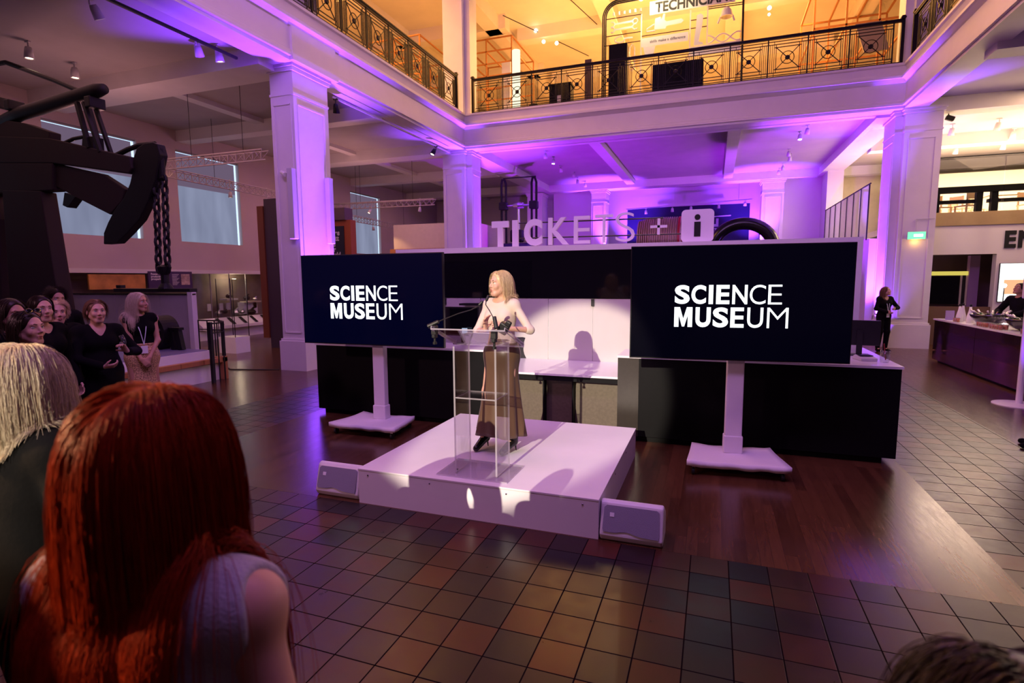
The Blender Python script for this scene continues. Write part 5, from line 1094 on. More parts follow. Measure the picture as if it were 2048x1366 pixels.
MB().lathe([(0, 7.62), (0.17, 7.62), (0.17, 11.5), (0, 11.5)], n=24).build('lit_shaft', emis('lit_column_white', (1.0, 0.90, 0.62), 1.3), lw)
tag(MB().box(-8.9, -8.5, 23.4, 23.5, 7.7, 11.3).build('grey_board', GREYP), 'pale grey board beside the glowing column', 'board')
m = MB(); m.prism([(3.9, 9.85), (4.6, 9.85), (4.85, 9.0), (4.2, 8.95)], (0, 21, 0), UX, UZ, 0.1); tag(m.build('tilted_panel', mat('dim_grey_panel', (0.25, 0.2, 0.16), 0.4)), 'tilted grey panel at the right end of the upper gallery', 'panel')
tag(MB().box(2.75, 4.6, 21.5, 22.0, 7.62, 8.6).build('brown_plinth', mat('brown_plinth_paint', (0.35, 0.16, 0.08), 0.5)), 'low brown plinth behind the right end of the long balustrade', 'plinth')
for (a, b, lb) in (((-8.3, 22, 12.5), (-6.0, 27.5, 12.6), 'thin ceiling cable with lamps near the corner pillar, upper gallery'), ((-5.6, 22, 12.7), (-4.2, 26, 12.2), 'thin ceiling cable meeting the TECHNICIANS frame')):
    m = MB(); m.tube([a, b], 0.018, 5); tag(m.build('ceiling_cable', IRON), lb, 'cable', 'cables under the gallery ceiling')
for k, (x, y, z) in enumerate(((-7.55, 24, 12.95), (-7.2, 24, 12.45), (-6.62, 24, 11.96), (1.62, 24, 12.03), (1.62, 24, 11.8))):
    o = MB().ball((0, 0, 0), 0.075 if k < 4 else 0.05, 12).build('globe_lamp', emis('globe_lamp_glow%d' % k, (1, 0.92, 0.75), 8), loc=(x, y, z if z < 12.2 else z - 0.35))
    tag(o, ['upper globe lamp on the cable near the corner pillar', 'middle globe lamp on the cable near the corner pillar', 'lowest globe lamp on the cable near the corner pillar', 'globe lamp hanging right of the TECHNICIANS display', 'smaller lamp just under the one right of the TECHNICIANS display'][k], 'light', 'globe lamps in the upper gallery')
# ------------------------------------------------------------------ people: distance fields turned into one smooth surface
class Field:
    def __init__(s, lo, hi, h):
        s.lo = np.array(lo, float); s.h = h; s.n = np.ceil((np.array(hi) - s.lo) / h).astype(int) + 1
        s.v = np.full(s.n, 0.3, np.float32)
        s.ax = [s.lo[i] + h * np.arange(s.n[i]) for i in range(3)]
    def op(s, fn, blo, bhi, k=0.02, mode='add'):
        a = np.clip(np.floor((np.array(blo) - s.lo - k - 0.02) / s.h).astype(int), 0, s.n - 1)
        b = np.clip(np.ceil((np.array(bhi) - s.lo + k + 0.02) / s.h).astype(int) + 1, 1, s.n)
        if (b <= a).any(): return
        X = s.ax[0][a[0]:b[0], None, None]; Y = s.ax[1][None, a[1]:b[1], None]; Z = s.ax[2][None, None, a[2]:b[2]]
        d = fn(X, Y, Z).astype(np.float32); v = s.v[a[0]:b[0], a[1]:b[1], a[2]:b[2]]
        if mode == 'add': h_ = np.maximum(k - np.abs(v - d), 0) / max(k, 1e-6); v[...] = np.minimum(v, d) - h_ * h_ * k * 0.25
        else: d = -d; h_ = np.maximum(k - np.abs(v - d), 0) / max(k, 1e-6); v[...] = np.maximum(v, d) + h_ * h_ * k * 0.25
    def cone(s, a, b, ra, rb, k=0.02, mode='add'):
        a = np.array(a, float); b = np.array(b, float); d = b - a; L = max(d @ d, 1e-9); r = max(ra, rb)
        def fn(X, Y, Z):
            t = np.clip(((X - a[0]) * d[0] + (Y - a[1]) * d[1] + (Z - a[2]) * d[2]) / L, 0, 1)
            return np.sqrt((X - a[0] - t * d[0]) ** 2 + (Y - a[1] - t * d[1]) ** 2 + (Z - a[2] - t * d[2]) ** 2) - (ra + (rb - ra) * t)
        s.op(fn, np.minimum(a, b) - r, np.maximum(a, b) + r, k, mode)
    def chain(s, pts, rs, k=0.02):
        for i in range(len(pts) - 1): s.cone(pts[i], pts[i + 1], rs[i], rs[i + 1], k)
    def ell(s, c, r, k=0.02, R=None, mode='add'):
        c = np.array(c, float); r = np.array(r, float); R = np.eye(3) if R is None else np.array(R)
        def fn(X, Y, Z):
            x = X - c[0]; y = Y - c[1]; z = Z - c[2]
            u = R[0, 0] * x + R[1, 0] * y + R[2, 0] * z; v = R[0, 1] * x + R[1, 1] * y + R[2, 1] * z; w_ = R[0, 2] * x + R[1, 2] * y + R[2, 2] * z
            k0 = np.sqrt((u / r[0]) ** 2 + (v / r[1]) ** 2 + (w_ / r[2]) ** 2); k1 = np.sqrt((u / r[0] ** 2) ** 2 + (v / r[1] ** 2) ** 2 + (w_ / r[2] ** 2) ** 2)
            return k0 * (k0 - 1) / np.maximum(k1, 1e-6)
        m = r.max(); s.op(fn, c - m, c + m, k, mode)
    def cut(s, axis, val, keep):   # keep = +1 keeps greater side
        x = s.ax[axis]; sh = [1, 1, 1]; sh[axis] = -1; d = (keep * (val - x)).reshape(sh).astype(np.float32); s.v = np.maximum(s.v, d)
    def mesh(s):
        V = s.v; I = V < 0; n = np.array(V.shape); c = n - 1
        acc = np.zeros((*c, 3), np.float32); cnt = np.zeros(tuple(c), np.float32)
        for ax in range(3):
            sl0 = [slice(None)] * 3; sl1 = [slice(None)] * 3; sl0[ax] = slice(0, -1); sl1[ax] = slice(1, None)
            a = V[tuple(sl0)]; b = V[tuple(sl1)]; ch = (a < 0) != (b < 0); t = np.where(ch, a / np.where(ch, a - b, 1), 0)
            o = [i for i in range(3) if i != ax]
            for p in (0, 1):
                for q in (0, 1):
                    ss = [slice(None)] * 3; ss[o[0]] = slice(p, p + c[o[0]]); ss[o[1]] = slice(q, q + c[o[1]]); ss[ax] = slice(0, c[ax])
                    m = ch[tuple(ss)]; cnt += m; off = np.zeros(3); off[o[0]] = p; off[o[1]] = q
                    tt = t[tuple(ss)]
                    for i in range(3): acc[..., i] += m * (tt if i == ax else off[i])
        use = cnt > 0; idx = -np.ones(tuple(c), np.int64); ii = np.argwhere(use); idx[use] = np.arange(len(ii))
        vs = (ii + acc[use] / cnt[use][:, None]) * s.h + s.lo
        fs = []
        for ax in range(3):
            sl0 = [slice(None)] * 3; sl1 = [slice(None)] * 3; sl0[ax] = slice(0, -1); sl1[ax] = slice(1, None)
            a = I[tuple(sl0)]; b = I[tuple(sl1)]; e = np.argwhere(a != b); o = [i for i in range(3) if i != ax]
            e = e[(e[:, o[0]] > 0) & (e[:, o[1]] > 0) & (e[:, o[0]] < c[o[0]]) & (e[:, o[1]] < c[o[1]])]
            q = []
            for p0, p1 in ((1, 1), (0, 1), (0, 0), (1, 0)):
                f = e.copy(); f[:, o[0]] -= p0; f[:, o[1]] -= p1; q.append(idx[f[:, 0], f[:, 1], f[:, 2]])
            q = np.stack(q, 1); flip = a[e[:, 0], e[:, 1], e[:, 2]]
            if ax == 1: flip = ~flip
            q[~flip] = q[~flip][:, ::-1]; fs.append(q)
        return vs, np.concatenate(fs)
def np_mesh(name, vs, fs, mats, parent, smooth=True, attr=None, nper=4):
    me = bpy.data.meshes.new(name); nv = len(vs); nf = len(fs)
    me.vertices.add(nv); me.vertices.foreach_set('co', np.asarray(vs, np.float32).ravel())
    me.loops.add(nf * 4); me.loops.foreach_set('vertex_index', np.asarray(fs, np.int32).ravel())
    me.polygons.add(nf); me.polygons.foreach_set('loop_start', np.arange(0, nf * 4, 4, dtype=np.int32)); me.polygons.foreach_set('loop_total', np.full(nf, 4, np.int32))
    me.polygons.foreach_set('use_smooth', np.ones(nf, bool)); me.update(calc_edges=True)
    if attr is not None:
        a = me.attributes.new('strand', 'FLOAT', 'POINT'); a.data.foreach_set('value', np.asarray(attr, np.float32))
    for m in (mats if isinstance(mats, list) else [mats]): me.materials.append(m)
    o = bpy.data.objects.new(name, me); C.objects.link(o)
    if parent is not None: o.parent = parent
    return o

def skin_mat(name, c):
    m = mat(name, c, 0.48, var=0.06, vscale=25, spec=0.4, bump=0.05, bscale=250); b = m.node_tree.nodes['Principled BSDF']
    b.inputs['Subsurface Weight'].default_value = 0.12; b.inputs['Subsurface Radius'].default_value = (0.02, 0.008, 0.004); b.inputs['Subsurface Scale'].default_value = 0.5
    return m
SKIN = skin_mat('fair_skin', (0.62, 0.36, 0.26)); SKIN2 = skin_mat('tan_skin', (0.50, 0.27, 0.18))
def hair_mat(name, c0, c1, rough=0.36, spec=0.6):
    m = bpy.data.materials.new(name); m.use_nodes = True; nt = m.node_tree; b = nt.nodes['Principled BSDF']
    b.inputs['Anisotropic'].default_value = 0.0
    at = N(nt, 'ShaderNodeAttribute', attribute_name='strand'); cr = N(nt, 'ShaderNodeValToRGB'); nt.links.new(at.outputs['Fac'], cr.inputs[0])
    cr.color_ramp.elements[0].color = (*c0, 1); cr.color_ramp.elements[1].color = (*c1, 1); nt.links.new(cr.outputs[0], b.inputs['Base Color'])
    b.inputs['Roughness'].default_value = rough; b.inputs['Specular IOR Level'].default_value = spec
    b.inputs['Specular Tint'].default_value = (*[min(1, v * 1.5 + .25) for v in c1], 1)
    return m
H_BLOND = hair_mat('blond_hair', (0.48, 0.31, 0.15), (0.95, 0.74, 0.46)); H_PLAT = hair_mat('pale_blond_hair', (0.42, 0.30, 0.18), (0.86, 0.74, 0.56))
H_RED = hair_mat('copper_red_hair', (0.085, 0.006, 0.002), (0.45, 0.040, 0.008), 0.42, 0.28); H_DARK = hair_mat('dark_brown_hair', (0.010, 0.006, 0.004), (0.04, 0.022, 0.014)); H_MID = hair_mat('light_brown_hair', (0.10, 0.05, 0.03), (0.28, 0.15, 0.08))
EYEW = mat('eye_white', (0.8, 0.78, 0.75), 0.2); IRIS = mat('iris', (0.04, 0.035, 0.03), 0.15)
LIPM = mat('lips', (0.42, 0.11, 0.10), 0.4); BROW = mat('eyebrow_hair', (0.09, 0.05, 0.03), 0.7)
CLB = mat('black_clothing', (0.005, 0.0045, 0.005), 0.9, bump=0.15, bscale=60, spec=0.12)

def rotz(a): c, s_ = math.cos(a), math.sin(a); return np.array([[c, -s_, 0], [s_, c, 0], [0, 0, 1]])
def rotx(a): c, s_ = math.cos(a), math.sin(a); return np.array([[1, 0, 0], [0, c, -s_], [0, s_, c]])
def roty(a): c, s_ = math.cos(a), math.sin(a); return np.array([[c, 0, s_], [0, 1, 0], [-s_, 0, c]])
def ik(S, W, l1, l2, pole):
    S = np.array(S, float); W = np.array(W, float); d = W - S; L = np.linalg.norm(d)
    if L > (l1 + l2) * 0.995: W = S + d / L * (l1 + l2) * 0.995; d = W - S; L = np.linalg.norm(d)
    u = d / L; a = (l1 * l1 - l2 * l2 + L * L) / (2 * L); h = math.sqrt(max(l1 * l1 - a * a, 0)); p = np.array(pole, float); p = p - u * (p @ u); p /= np.linalg.norm(p)
    return S + u * a + p * h, W
def strands(rng, n, seg, length, hc, Rh, col, part=0.0, spread=0.012, grav=0.05, rad=0.0011, wave=0.0, hairline=0.0, lo_r=0.004, hi_r=0.02, fwd=0.0, tilt=None, lenvar=0.12, clump=0.0, keep_face=False, s=1.0):
    """hair strands combed from a parting, pushed out of the colliders; returns verts, faces, per-vertex value"""
    P = []
    while len(P) < n:
        d = rng.normal(size=(n * 2, 3)); d /= np.linalg.norm(d, axis=1)[:, None]
        ok = np.where(d[:, 1] > 0, d[:, 2] > 0.36 + 0.30 * d[:, 1] + hairline - 0.45 * np.abs(d[:, 0]), d[:, 2] > -0.62 - 0.2 * d[:, 1])
        P += list(d[ok])
    d = np.array(P[:n]); cr_r = np.array([0.078, 0.098, 0.088]) * s; layer = rng.uniform(lo_r, hi_r, n) * s
    p = d * (cr_r + 0.001); side = np.sign(d[:, 0] - part + rng.normal(0, .02, n))
    sw = np.clip(0.12 + 0.55 * d[:, 2] + 0.35 * d[:, 1], 0.06, 0.9)
    dirn = np.stack([side * sw, -0.35 + fwd + 0 * side, np.where(d[:, 2] > .6, 0.15, -0.4)], 1) + rng.normal(0, .1, (n, 3))
    nrm = d / np.linalg.norm(d, axis=1)[:, None]; dirn -= nrm * np.sum(dirn * nrm, 1)[:, None] * 0.9; dirn /= np.linalg.norm(dirn, axis=1)[:, None]
    p = p @ Rh.T + hc; dirn = dirn @ Rh.T
    step = (length * (1 + rng.normal(0, lenvar, n)) / seg)[:, None]; pts = [p.copy()]; ph = rng.uniform(0, 6.28, n); down = np.array([0, 0, -1.0]); Ri = Rh.T
    if clump: cid = rng.integers(0, 60, n); cph = rng.uniform(0, 6.28, 60); ph = cph[cid] + rng.normal(0, .35, n)
    grav = 1 - math.exp(-(length / seg) / grav)
    for k in range(seg):
        prev = p.copy(); dirn = dirn * (1 - grav) + down * grav + rng.normal(0, spread, (n, 3))
        if wave: dirn += wave * np.stack([np.cos(ph + k * 0.9), np.sin(ph + k * 0.9), 0 * ph], 1)
        dirn /= np.linalg.norm(dirn, axis=1)[:, None]; p = p + dirn * step
        q = (p - hc) @ Rh; r_ = cr_r + layer[:, None] * (1.0 if k > 0 else 0.5)
        e = np.sqrt(np.sum((q / r_) ** 2, 1)); ins = e < 1; q[ins] = q[ins] / e[ins][:, None]; p = q @ Ri + hc
        for (a, b, ra, rb) in col:
            dd = b - a; t = np.clip((p - a) @ dd / (dd @ dd), 0, 1); c_ = a + t[:, None] * dd; R_ = ra + (rb - ra) * t + layer; v = p - c_; L = np.linalg.norm(v, axis=1); m = L < R_
            p[m] = c_[m] + v[m] / L[m][:, None] * R_[m][:, None]
        dv = p - prev; ln = np.linalg.norm(dv, axis=1)[:, None]; dirn = np.where(ln > 1e-5, dv / np.maximum(ln, 1e-5), dirn); p = prev + dirn * step
        pts.append(p.copy())
    T = np.stack(pts, 1)
    if keep_face:
        Q = (T - hc) @ Rh; bad = ((Q[..., 1] > .035) & (Q[..., 2] < .045) & (np.abs(Q[..., 0]) < .078)).any(1); T = T[~bad]; n = len(T); layer = layer[~bad]
        if clump: cid = cid[~bad]
    S_ = seg + 1; tan = np.gradient(T, axis=1); tan /= np.linalg.norm(tan, axis=2)[..., None] + 1e-9
    ref = np.array([0.3, 0.9, 0.1]); u = np.cross(tan, ref); u /= np.linalg.norm(u, axis=2)[..., None] + 1e-9; v = np.cross(tan, u)
    rr = rad * np.linspace(1.0, 0.35, S_) ** 0.6; ring = []
    for k in range(3): a = 2 * math.pi * k / 3; ring.append(T + (math.cos(a) * u + math.sin(a) * v) * rr[None, :, None])
    R3 = np.stack(ring, 2); vs = R3.reshape(-1, 3); base = (np.arange(n)[:, None, None] * S_ * 3 + np.arange(seg)[None, :, None] * 3)
    k0 = np.arange(3)[None, None, :]; k1 = (k0 + 1) % 3; fs = np.stack([base + k0, base + k1, base + 3 + k1, base + 3 + k0], -1).reshape(-1, 4)
    val = np.repeat(rng.uniform(0, 1, n) if not clump else np.clip(rng.uniform(0, 1, 60)[cid] * .6 + rng.uniform(0, .4, n), 0, 1), S_ * 3)
    return vs, fs, val

def person(label, loc, rz, s=1.0, h=0.008, heel=0.0, skin=SKIN, hyaw=0.0, hpitch=0.0, hroll=0.0, wr=None, poleR=(0.6, -0.6, -0.6), poleL=(-0.6, -0.6, -0.6), handR=None, handL=None, feet=None,
           female=True, hair=None, face=True, seed=0, top=None, lower=None, shoes=CLB, name='person', category='person', wide=1.0, mouth=0.0, group=None, chest_back=0.0):
    """figure facing local +y; right hand at +x"""
    t = thing(name, label, category, loc, rz, group); rng = np.random.default_rng(seed)
    L2 = lambda v: np.array(v, float) * s + np.array([0, 0, heel])
    lo = np.array([-0.48, -0.42, -0.02]) * max(s, 1); hi = np.array([0.48, 0.55, 1.72 * s + heel])
    F = Field(lo, hi, h)
    shw = (0.150 if female else 0.185) * wide; ar = .78 if female else 1.0
    J = dict(pel=L2((0, 0, .95)), che=L2((0, 0, 1.25)), nek=L2((0, -.015, 1.40)), hed=L2((0, .02, 1.56)), sR=L2((shw, -.005, 1.36)), sL=L2((-shw, -.005, 1.36)))
    feet = feet or (((0.10, 0.0), 0.1), ((-0.10, 0.0), -0.1))
    wR = L2((0.24, 0.06, .86)) if wr is None or wr[0] is None else np.array(wr[0], float); wL = L2((-0.24, 0.06, .86)) if wr is None or wr[1] is None else np.array(wr[1], float)
    l1, l2 = .285 * s, .25 * s
    eR, wR = ik(J['sR'], wR, l1, l2, poleR); eL, wL = ik(J['sL'], wL, l1, l2, poleL)
    def torso(G, e=0.0, lowz=0.8):
        q = s
        G.ell(J['pel'], ((.165 * wide + e) * q, (.105 * wide + e) * q, (.13 + e) * q), .05); G.ell(J['pel'] + L2((0, -.03, -.06)) - L2((0, 0, 0)), ((.15 * wide + e) * q, (.10 + e) * q, (.09 + e) * q), .05)
        G.ell(L2((0, 0, 1.08)), ((.128 * wide + e) * q, (.088 * wide + e) * q, (.13 + e) * q), .06)
        G.ell(L2((0, -.005, 1.24)), ((.148 * wide + e) * q, (.098 * wide + e) * q, (.17 + e) * q), .05)
        G.cone(J['sR'] * [.72, 1, 1], J['sL'] * [.72, 1, 1], (.058 + e) * q, (.058 + e) * q, .06)
        if female:
            for sx in (-1, 1): G.ell(L2((sx * .068, .066, 1.245)), ((.062 + e) * q, (.052 + e) * q, (.062 + e) * q), .05)
        for S_ in ('sR', 'sL'): G.ell(J[S_], ((.05 + e) * q, (.05 + e) * q, (.05 + e) * q), .04)
    def arm(G, S_, E_, W_, e=0.0, f=1.0):
        q = s; G.cone(J[S_], E_ if f >= .5 else J[S_] + (E_ - J[S_]) * f * 2, (.045 * ar + e) * q, (.036 * ar + e) * q, .03)
        if f > .5: G.cone(E_, E_ + (W_ - E_) * min(1, (f - .5) * 2), (.037 * ar + e) * q, (.027 * ar + e) * q if f >= 1 else (.036 * ar + e) * q, .025)
    torso(F)
    kn, an = [], []
    for (fx, fy), tw in feet:
        sx = 1 if fx > 0 else -1; hp = L2((sx * .085, 0, .90)); ak = np.array([fx * s, fy * s - 0.02, .085 * s + heel]); kk = (hp + ak) / 2 + np.array([0.0, 0.035, 0.02]) * s
        F.cone(hp, kk, .085 * s * wide, .055 * s, .04); F.cone(kk, ak + np.array([0, 0, .12 * s]), .055 * s, .042 * s, .03); F.cone(ak + np.array([0, 0, .12 * s]), ak, .042 * s, .034 * s, .02)
        ft = np.array([math.sin(tw), math.cos(tw), 0]); toe = np.array([ak[0], ak[1], .03]) + ft * .15 * s
        F.cone(ak - [0, 0, .03], toe, .036 * s, .024 * s, .03); kn.append(kk); an.append((ak, toe, ft))
    # arms and hands
    def hand(W_, E_, spec, sgn):
        d = (W_ - E_) / np.linalg.norm(W_ - E_); n_ = np.array([-sgn, 0, 0.0]); curl = 0.45; sp = 0.0
        if spec: d = np.array(spec[0], float); d /= np.linalg.norm(d); n_ = np.array(spec[1], float); curl = spec[2]; sp = spec[3] if len(spec) > 3 else 0.0
        n_ = n_ - d * (n_ @ d); n_ /= np.linalg.norm(n_); sd = np.cross(d, n_)     # towards thumb for right hand = -? choose by sgn
        th = -sd * sgn * -1 if sgn > 0 else sd * -1
        q = s * 0.95
        for i, o_ in enumerate((-.024, -.008, .008, .024)): F.cone(W_ + th * o_ * -.5 * q, W_ + (d * .085 + th * o_ * -1) * q, .014 * q, .0115 * q, .012)
        for i, (o_, ln) in enumerate(((-.027, .068), (-.009, .078), (.009, .074), (.026, .058))):
            p = W_ + (d * .088 - th * -o_ * -1) * q; dd = d - th * o_ * -1 * 0 + th * (-o_) * sp * 30; dd = dd / np.linalg.norm(dd); r_ = .0092 * q; a_ = 0.0
            p = W_ + (d * .085 + th * (-o_)) * q
            for k in range(3):
                a_ += curl * (.7 + .25 * k + .06 * i); v = dd * math.cos(a_) + n_ * math.sin(a_); p2 = p + v * ln * q * (.45, .32, .23)[k]; F.cone(p, p2, r_, r_ * .88, .004); p = p2; r_ *= .88
        p = W_ + (d * .02 + th * .022) * q; v = d * .55 + th * .65 + n_ * .35; v /= np.linalg.norm(v); p2 = p + v * .045 * q; F.cone(p, p2, .0135 * q, .0105 * q, .008)
        v = d * .8 + th * .25 + n_ * (.3 + curl * .5); v /= np.linalg.norm(v); F.cone(p2, p2 + v * .032 * q, .0105 * q, .008 * q, .004)
    arm(F, 'sR', eR, wR); arm(F, 'sL', eL, wL); hand(wR, eR, handR, 1); hand(wL, eL, handL, -1)
    # neck, head
    Rh = rotz(hyaw) @ rotx(hpitch) @ roty(hroll); hc = J['hed']; HP = lambda v: hc + Rh @ (np.array(v, float) * s)
    F.cone(J['nek'] - [0, 0.01, .03], HP((0, -.015, -.06)), .055 * s, .048 * s, .03)
    F.ell(HP((0, -.01, .03)), np.array((.074, .094, .084)) * s, .02, Rh); F.ell(HP((0, .028, -.03)), np.array((.057, .064, .082)) * s, .025, Rh)
    F.cone(HP((-.012, .066, -.096)), HP((.012, .066, -.096)), .018 * s, .018 * s, .03)
    for sx in (-1, 1):
        F.cone(HP((sx * .052, .0, -.05)), HP((sx * .018, .058, -.095)), .018 * s, .016 * s, .025)
        F.ell(HP((sx * .036, .066, -.028)), np.array((.022, .02, .022)) * s, .02, Rh)
        F.ell(HP((sx * .077, -.012, -.008)), np.array((.008, .018, .03)) * s, .008, Rh)
    if face:
        F.cone(HP((-.034, .078, .026)), HP((.034, .078, .026)), .012 * s, .012 * s, .015)
        for sx in (-1, 1): F.ell(HP((sx * .031, .098, .006)), np.array((.016, .014, .011)) * s, .008, Rh, 'sub')
        F.cone(HP((0, .086, .014)), HP((0, .108, -.024)), .007 * s, .0105 * s, .010); F.cone(HP((-.011, .097, -.030)), HP((.011, .097, -.030)), .007 * s, .007 * s, .006)
        F.cone(HP((-.014, .088, -.056)), HP((.014, .088, -.056)), .008 * s, .008 * s, .008); F.cone(HP((-.013, .086, -.068)), HP((.013, .086, -.068)), .008 * s, .008 * s, .006)
        F.ell(HP((0, .100, -.062)), np.array((.018, .010, .0022 + mouth)) * s, .003, Rh, 'sub')
    vs, fs = F.mesh(); np_mesh('body', vs, fs, skin, t)
    if face:
        rm = Matrix([list(r_) for r_ in Rh])
        for sx in (-1, 1):
            m = MB(); m.ball(HP((sx * .031, .0740, .006)), .0125 * s, 14); e = m.build('eye', EYEW, t, True)
            m = MB(); m.ball(HP((sx * .030, .0815, .006)), .0056 * s, 12); m.build('iris', IRIS, e, True)
            m = MB(); m.tube([HP((sx * .014, .094, .026)), HP((sx * .030, .091, .031)), HP((sx * .045, .080, .026))], [.0028 * s, .0032 * s, .0016 * s], 6); m.build('eyebrow', BROW, t)
            m = MB(); m.tube([HP((sx * .019, .0885, .008)), HP((sx * .031, .0900, .0135)), HP((sx * .043, .0840, .009))], .0016 * s, 5); m.build('eyelashes', BROW, t)
        m = MB(); m.tube([HP((-.021, .088, -.061)), HP((-.008, .0965, -.0565)), HP((0, .0965, -.058)), HP((.008, .0965, -.0565)), HP((.021, .088, -.061))], [.0015 * s, .0046 * s, .004 * s, .0046 * s, .0015 * s], 6)
        m.tube([HP((-.020, .087, -.063)), HP((0, .0945, -.069 - mouth)), HP((.020, .087, -.063))], [.0015 * s, .0056 * s, .0015 * s], 6); m.build('lips', LIPM, t, True)
    ctx = dict(t=t, J=J, s=s, L2=L2, HP=HP, Rh=Rh, hc=hc, eR=eR, eL=eL, wR=wR, wL=wL, torso=torso, arm=arm, lo=lo, hi=hi, h=h, an=an, kn=kn, heel=heel, rng=rng, wide=wide, face=face)
    if top: garment(ctx, **top)
    if lower: lower_garment(ctx, **lower)
    if shoes is not None:
        for ak, toe, ft in an:
            G = Field(np.minimum(ak, toe) - .09, np.maximum(ak, toe) + .22, .006)
            G.cone(np.array([ak[0], ak[1], .0]) + [0, 0, .035 + heel], toe + ft * .012 + [0, 0, .004], .044 * s, .031 * s, .02); G.cone(ak + [0, 0, .06 if heel > .03 else -0.02], np.array([ak[0], ak[1], .03 + heel]), .046 * s, .044 * s, .02)
            if heel > .03:
                G.cone(ak, ak + np.array([0, -.005, .17]), .047 * s, .056 * s, .02)
                G.cone(np.array([ak[0], ak[1], .04 + heel]) - ft * .025, np.array([ak[0], ak[1], 0.006]) - ft * .045, .014, .005, .01)
            G.cut(2, 0.0, 1); vs, fs = G.mesh(); np_mesh('shoe', vs, fs, shoes, t)
    if hair: do_hair(ctx, **hair)
    return ctx

def garment(c, mat_=CLB, e=0.011, sleeve=1.0, waist=.92, neck=0.075, nd=0.0, vneck=0.0, name='top', extra=None, hem_flare=None, collar=False, body=True):
    G = Field(c['lo'], c['hi'], c['h']); s = c['s']; L2 = c['L2']
    if body: c['torso'](G, e / s)
    if hem_flare:     # long dress or coat skirt
        G.cone(L2((0, -.01, 1.0)), L2((0, -.01, hem_flare[0])), (.15 * c['wide'] + e), hem_flare[1], .06)
    if sleeve > 0:
        for S_, E_, W_ in (('sR', 'eR', 'wR'), ('sL', 'eL', 'wL')): c['arm'](G, S_, c[E_], c[W_], e * 1.1 / s, sleeve)
    if collar: G.cone(L2((0, -.015, 1.38)), L2((0, -.005, 1.44)), .068 * s, .062 * s, .02)
    if extra: extra(G, c)
    G.ell(L2((0, .01, 1.425)), np.array((neck, neck * .95, .065)) * s, .01, None, 'sub')
    if vneck: G.cone(L2((0, .09, 1.42)), L2((0, .13, 1.41 - vneck)), .080 * s, .008, .008, 'sub')
    if sleeve == 0:
        for sx in (-1, 1): G.cone(L2((sx * .235, 0, 1.50)), L2((sx * .245, 0, 1.18)), .062 * s, .066 * s, .01, 'sub')
    G.cut(2, L2((0, 0, waist))[2], 1); vs, fs = G.mesh(); return np_mesh(name, vs, fs, mat_, c['t'])
def lower_garment(c, kind='skirt', mat_=CLB, waist=1.03, hem=0.13, w0=0.135, w1=0.24, d0=0.10, d1=0.17, folds=7, amp=0.012, cx=0.0, cy=0.0, hx=0.0, hy=0.0):
    s = c['s']; L2 = c['L2']; t = c['t']
    if kind == 'skirt':
        nz, na = 30, 72; vs = []; hipz = .9
        for j in range(nz + 1):
            f = j / nz; z = waist + (hem - waist) * f; g = f ** 1.15; bulge = .045 * math.exp(-((z - .90) / .12) ** 2)
            for i in range(na):
                a = 2 * math.pi * i / na; am = amp * f ** 1.5; r = 1 + (am / .15) * (math.sin(folds * a + 1.3 + 1.2 * f) + .5 * math.sin((folds * 2 + 1) * a + 2.2))
                vs.append(L2(((w0 + (w1 - w0) * g + bulge) * r * math.cos(a) + cx * (1 - f) + hx * f, (d0 + (d1 - d0) * g + bulge * .8) * r * math.sin(a) - .01 + hy * f, z)))
        fs = [(j * na + i, (j + 1) * na + i, (j + 1) * na + (i + 1) % na, j * na + (i + 1) % na) for j in range(nz) for i in range(na)]
        o = np_mesh('skirt', np.array(vs), np.array(fs), mat_, t); md = o.modifiers.new('thickness', 'SOLIDIFY'); md.thickness = .004
        m = MB(); ring = [L2(((w0 + .003) * math.cos(2 * math.pi * k / 36) + cx, (d0 + .003) * math.sin(2 * math.pi * k / 36) - .01, waist - .012)) for k in range(37)]; m.tube(ring, .014 * s, 6, False); m.build('waistband', mat_, t, True)
    else:
        G = Field(c['lo'], c['hi'], c['h']); G.ell(c['J']['pel'], np.array((.178 * c['wide'], .118 * c['wide'], .14)) * s, .05)
        for sx, kk, (ak, toe, ft) in zip((1, -1), c['kn'], c['an']):
            sx = 1 if ak[0] > 0 else -1; G.cone(L2((sx * .085, -.01, .90)), kk, .098 * s, .070 * s, .04); G.cone(kk, ak + [0, 0, .02], .070 * s, .055 * s, .03)
        G.cut(2, L2((0, 0, waist))[2], -1); G.cut(2, .04, 1); vs, fs = G.mesh(); np_mesh('trousers', vs, fs, mat_, t)
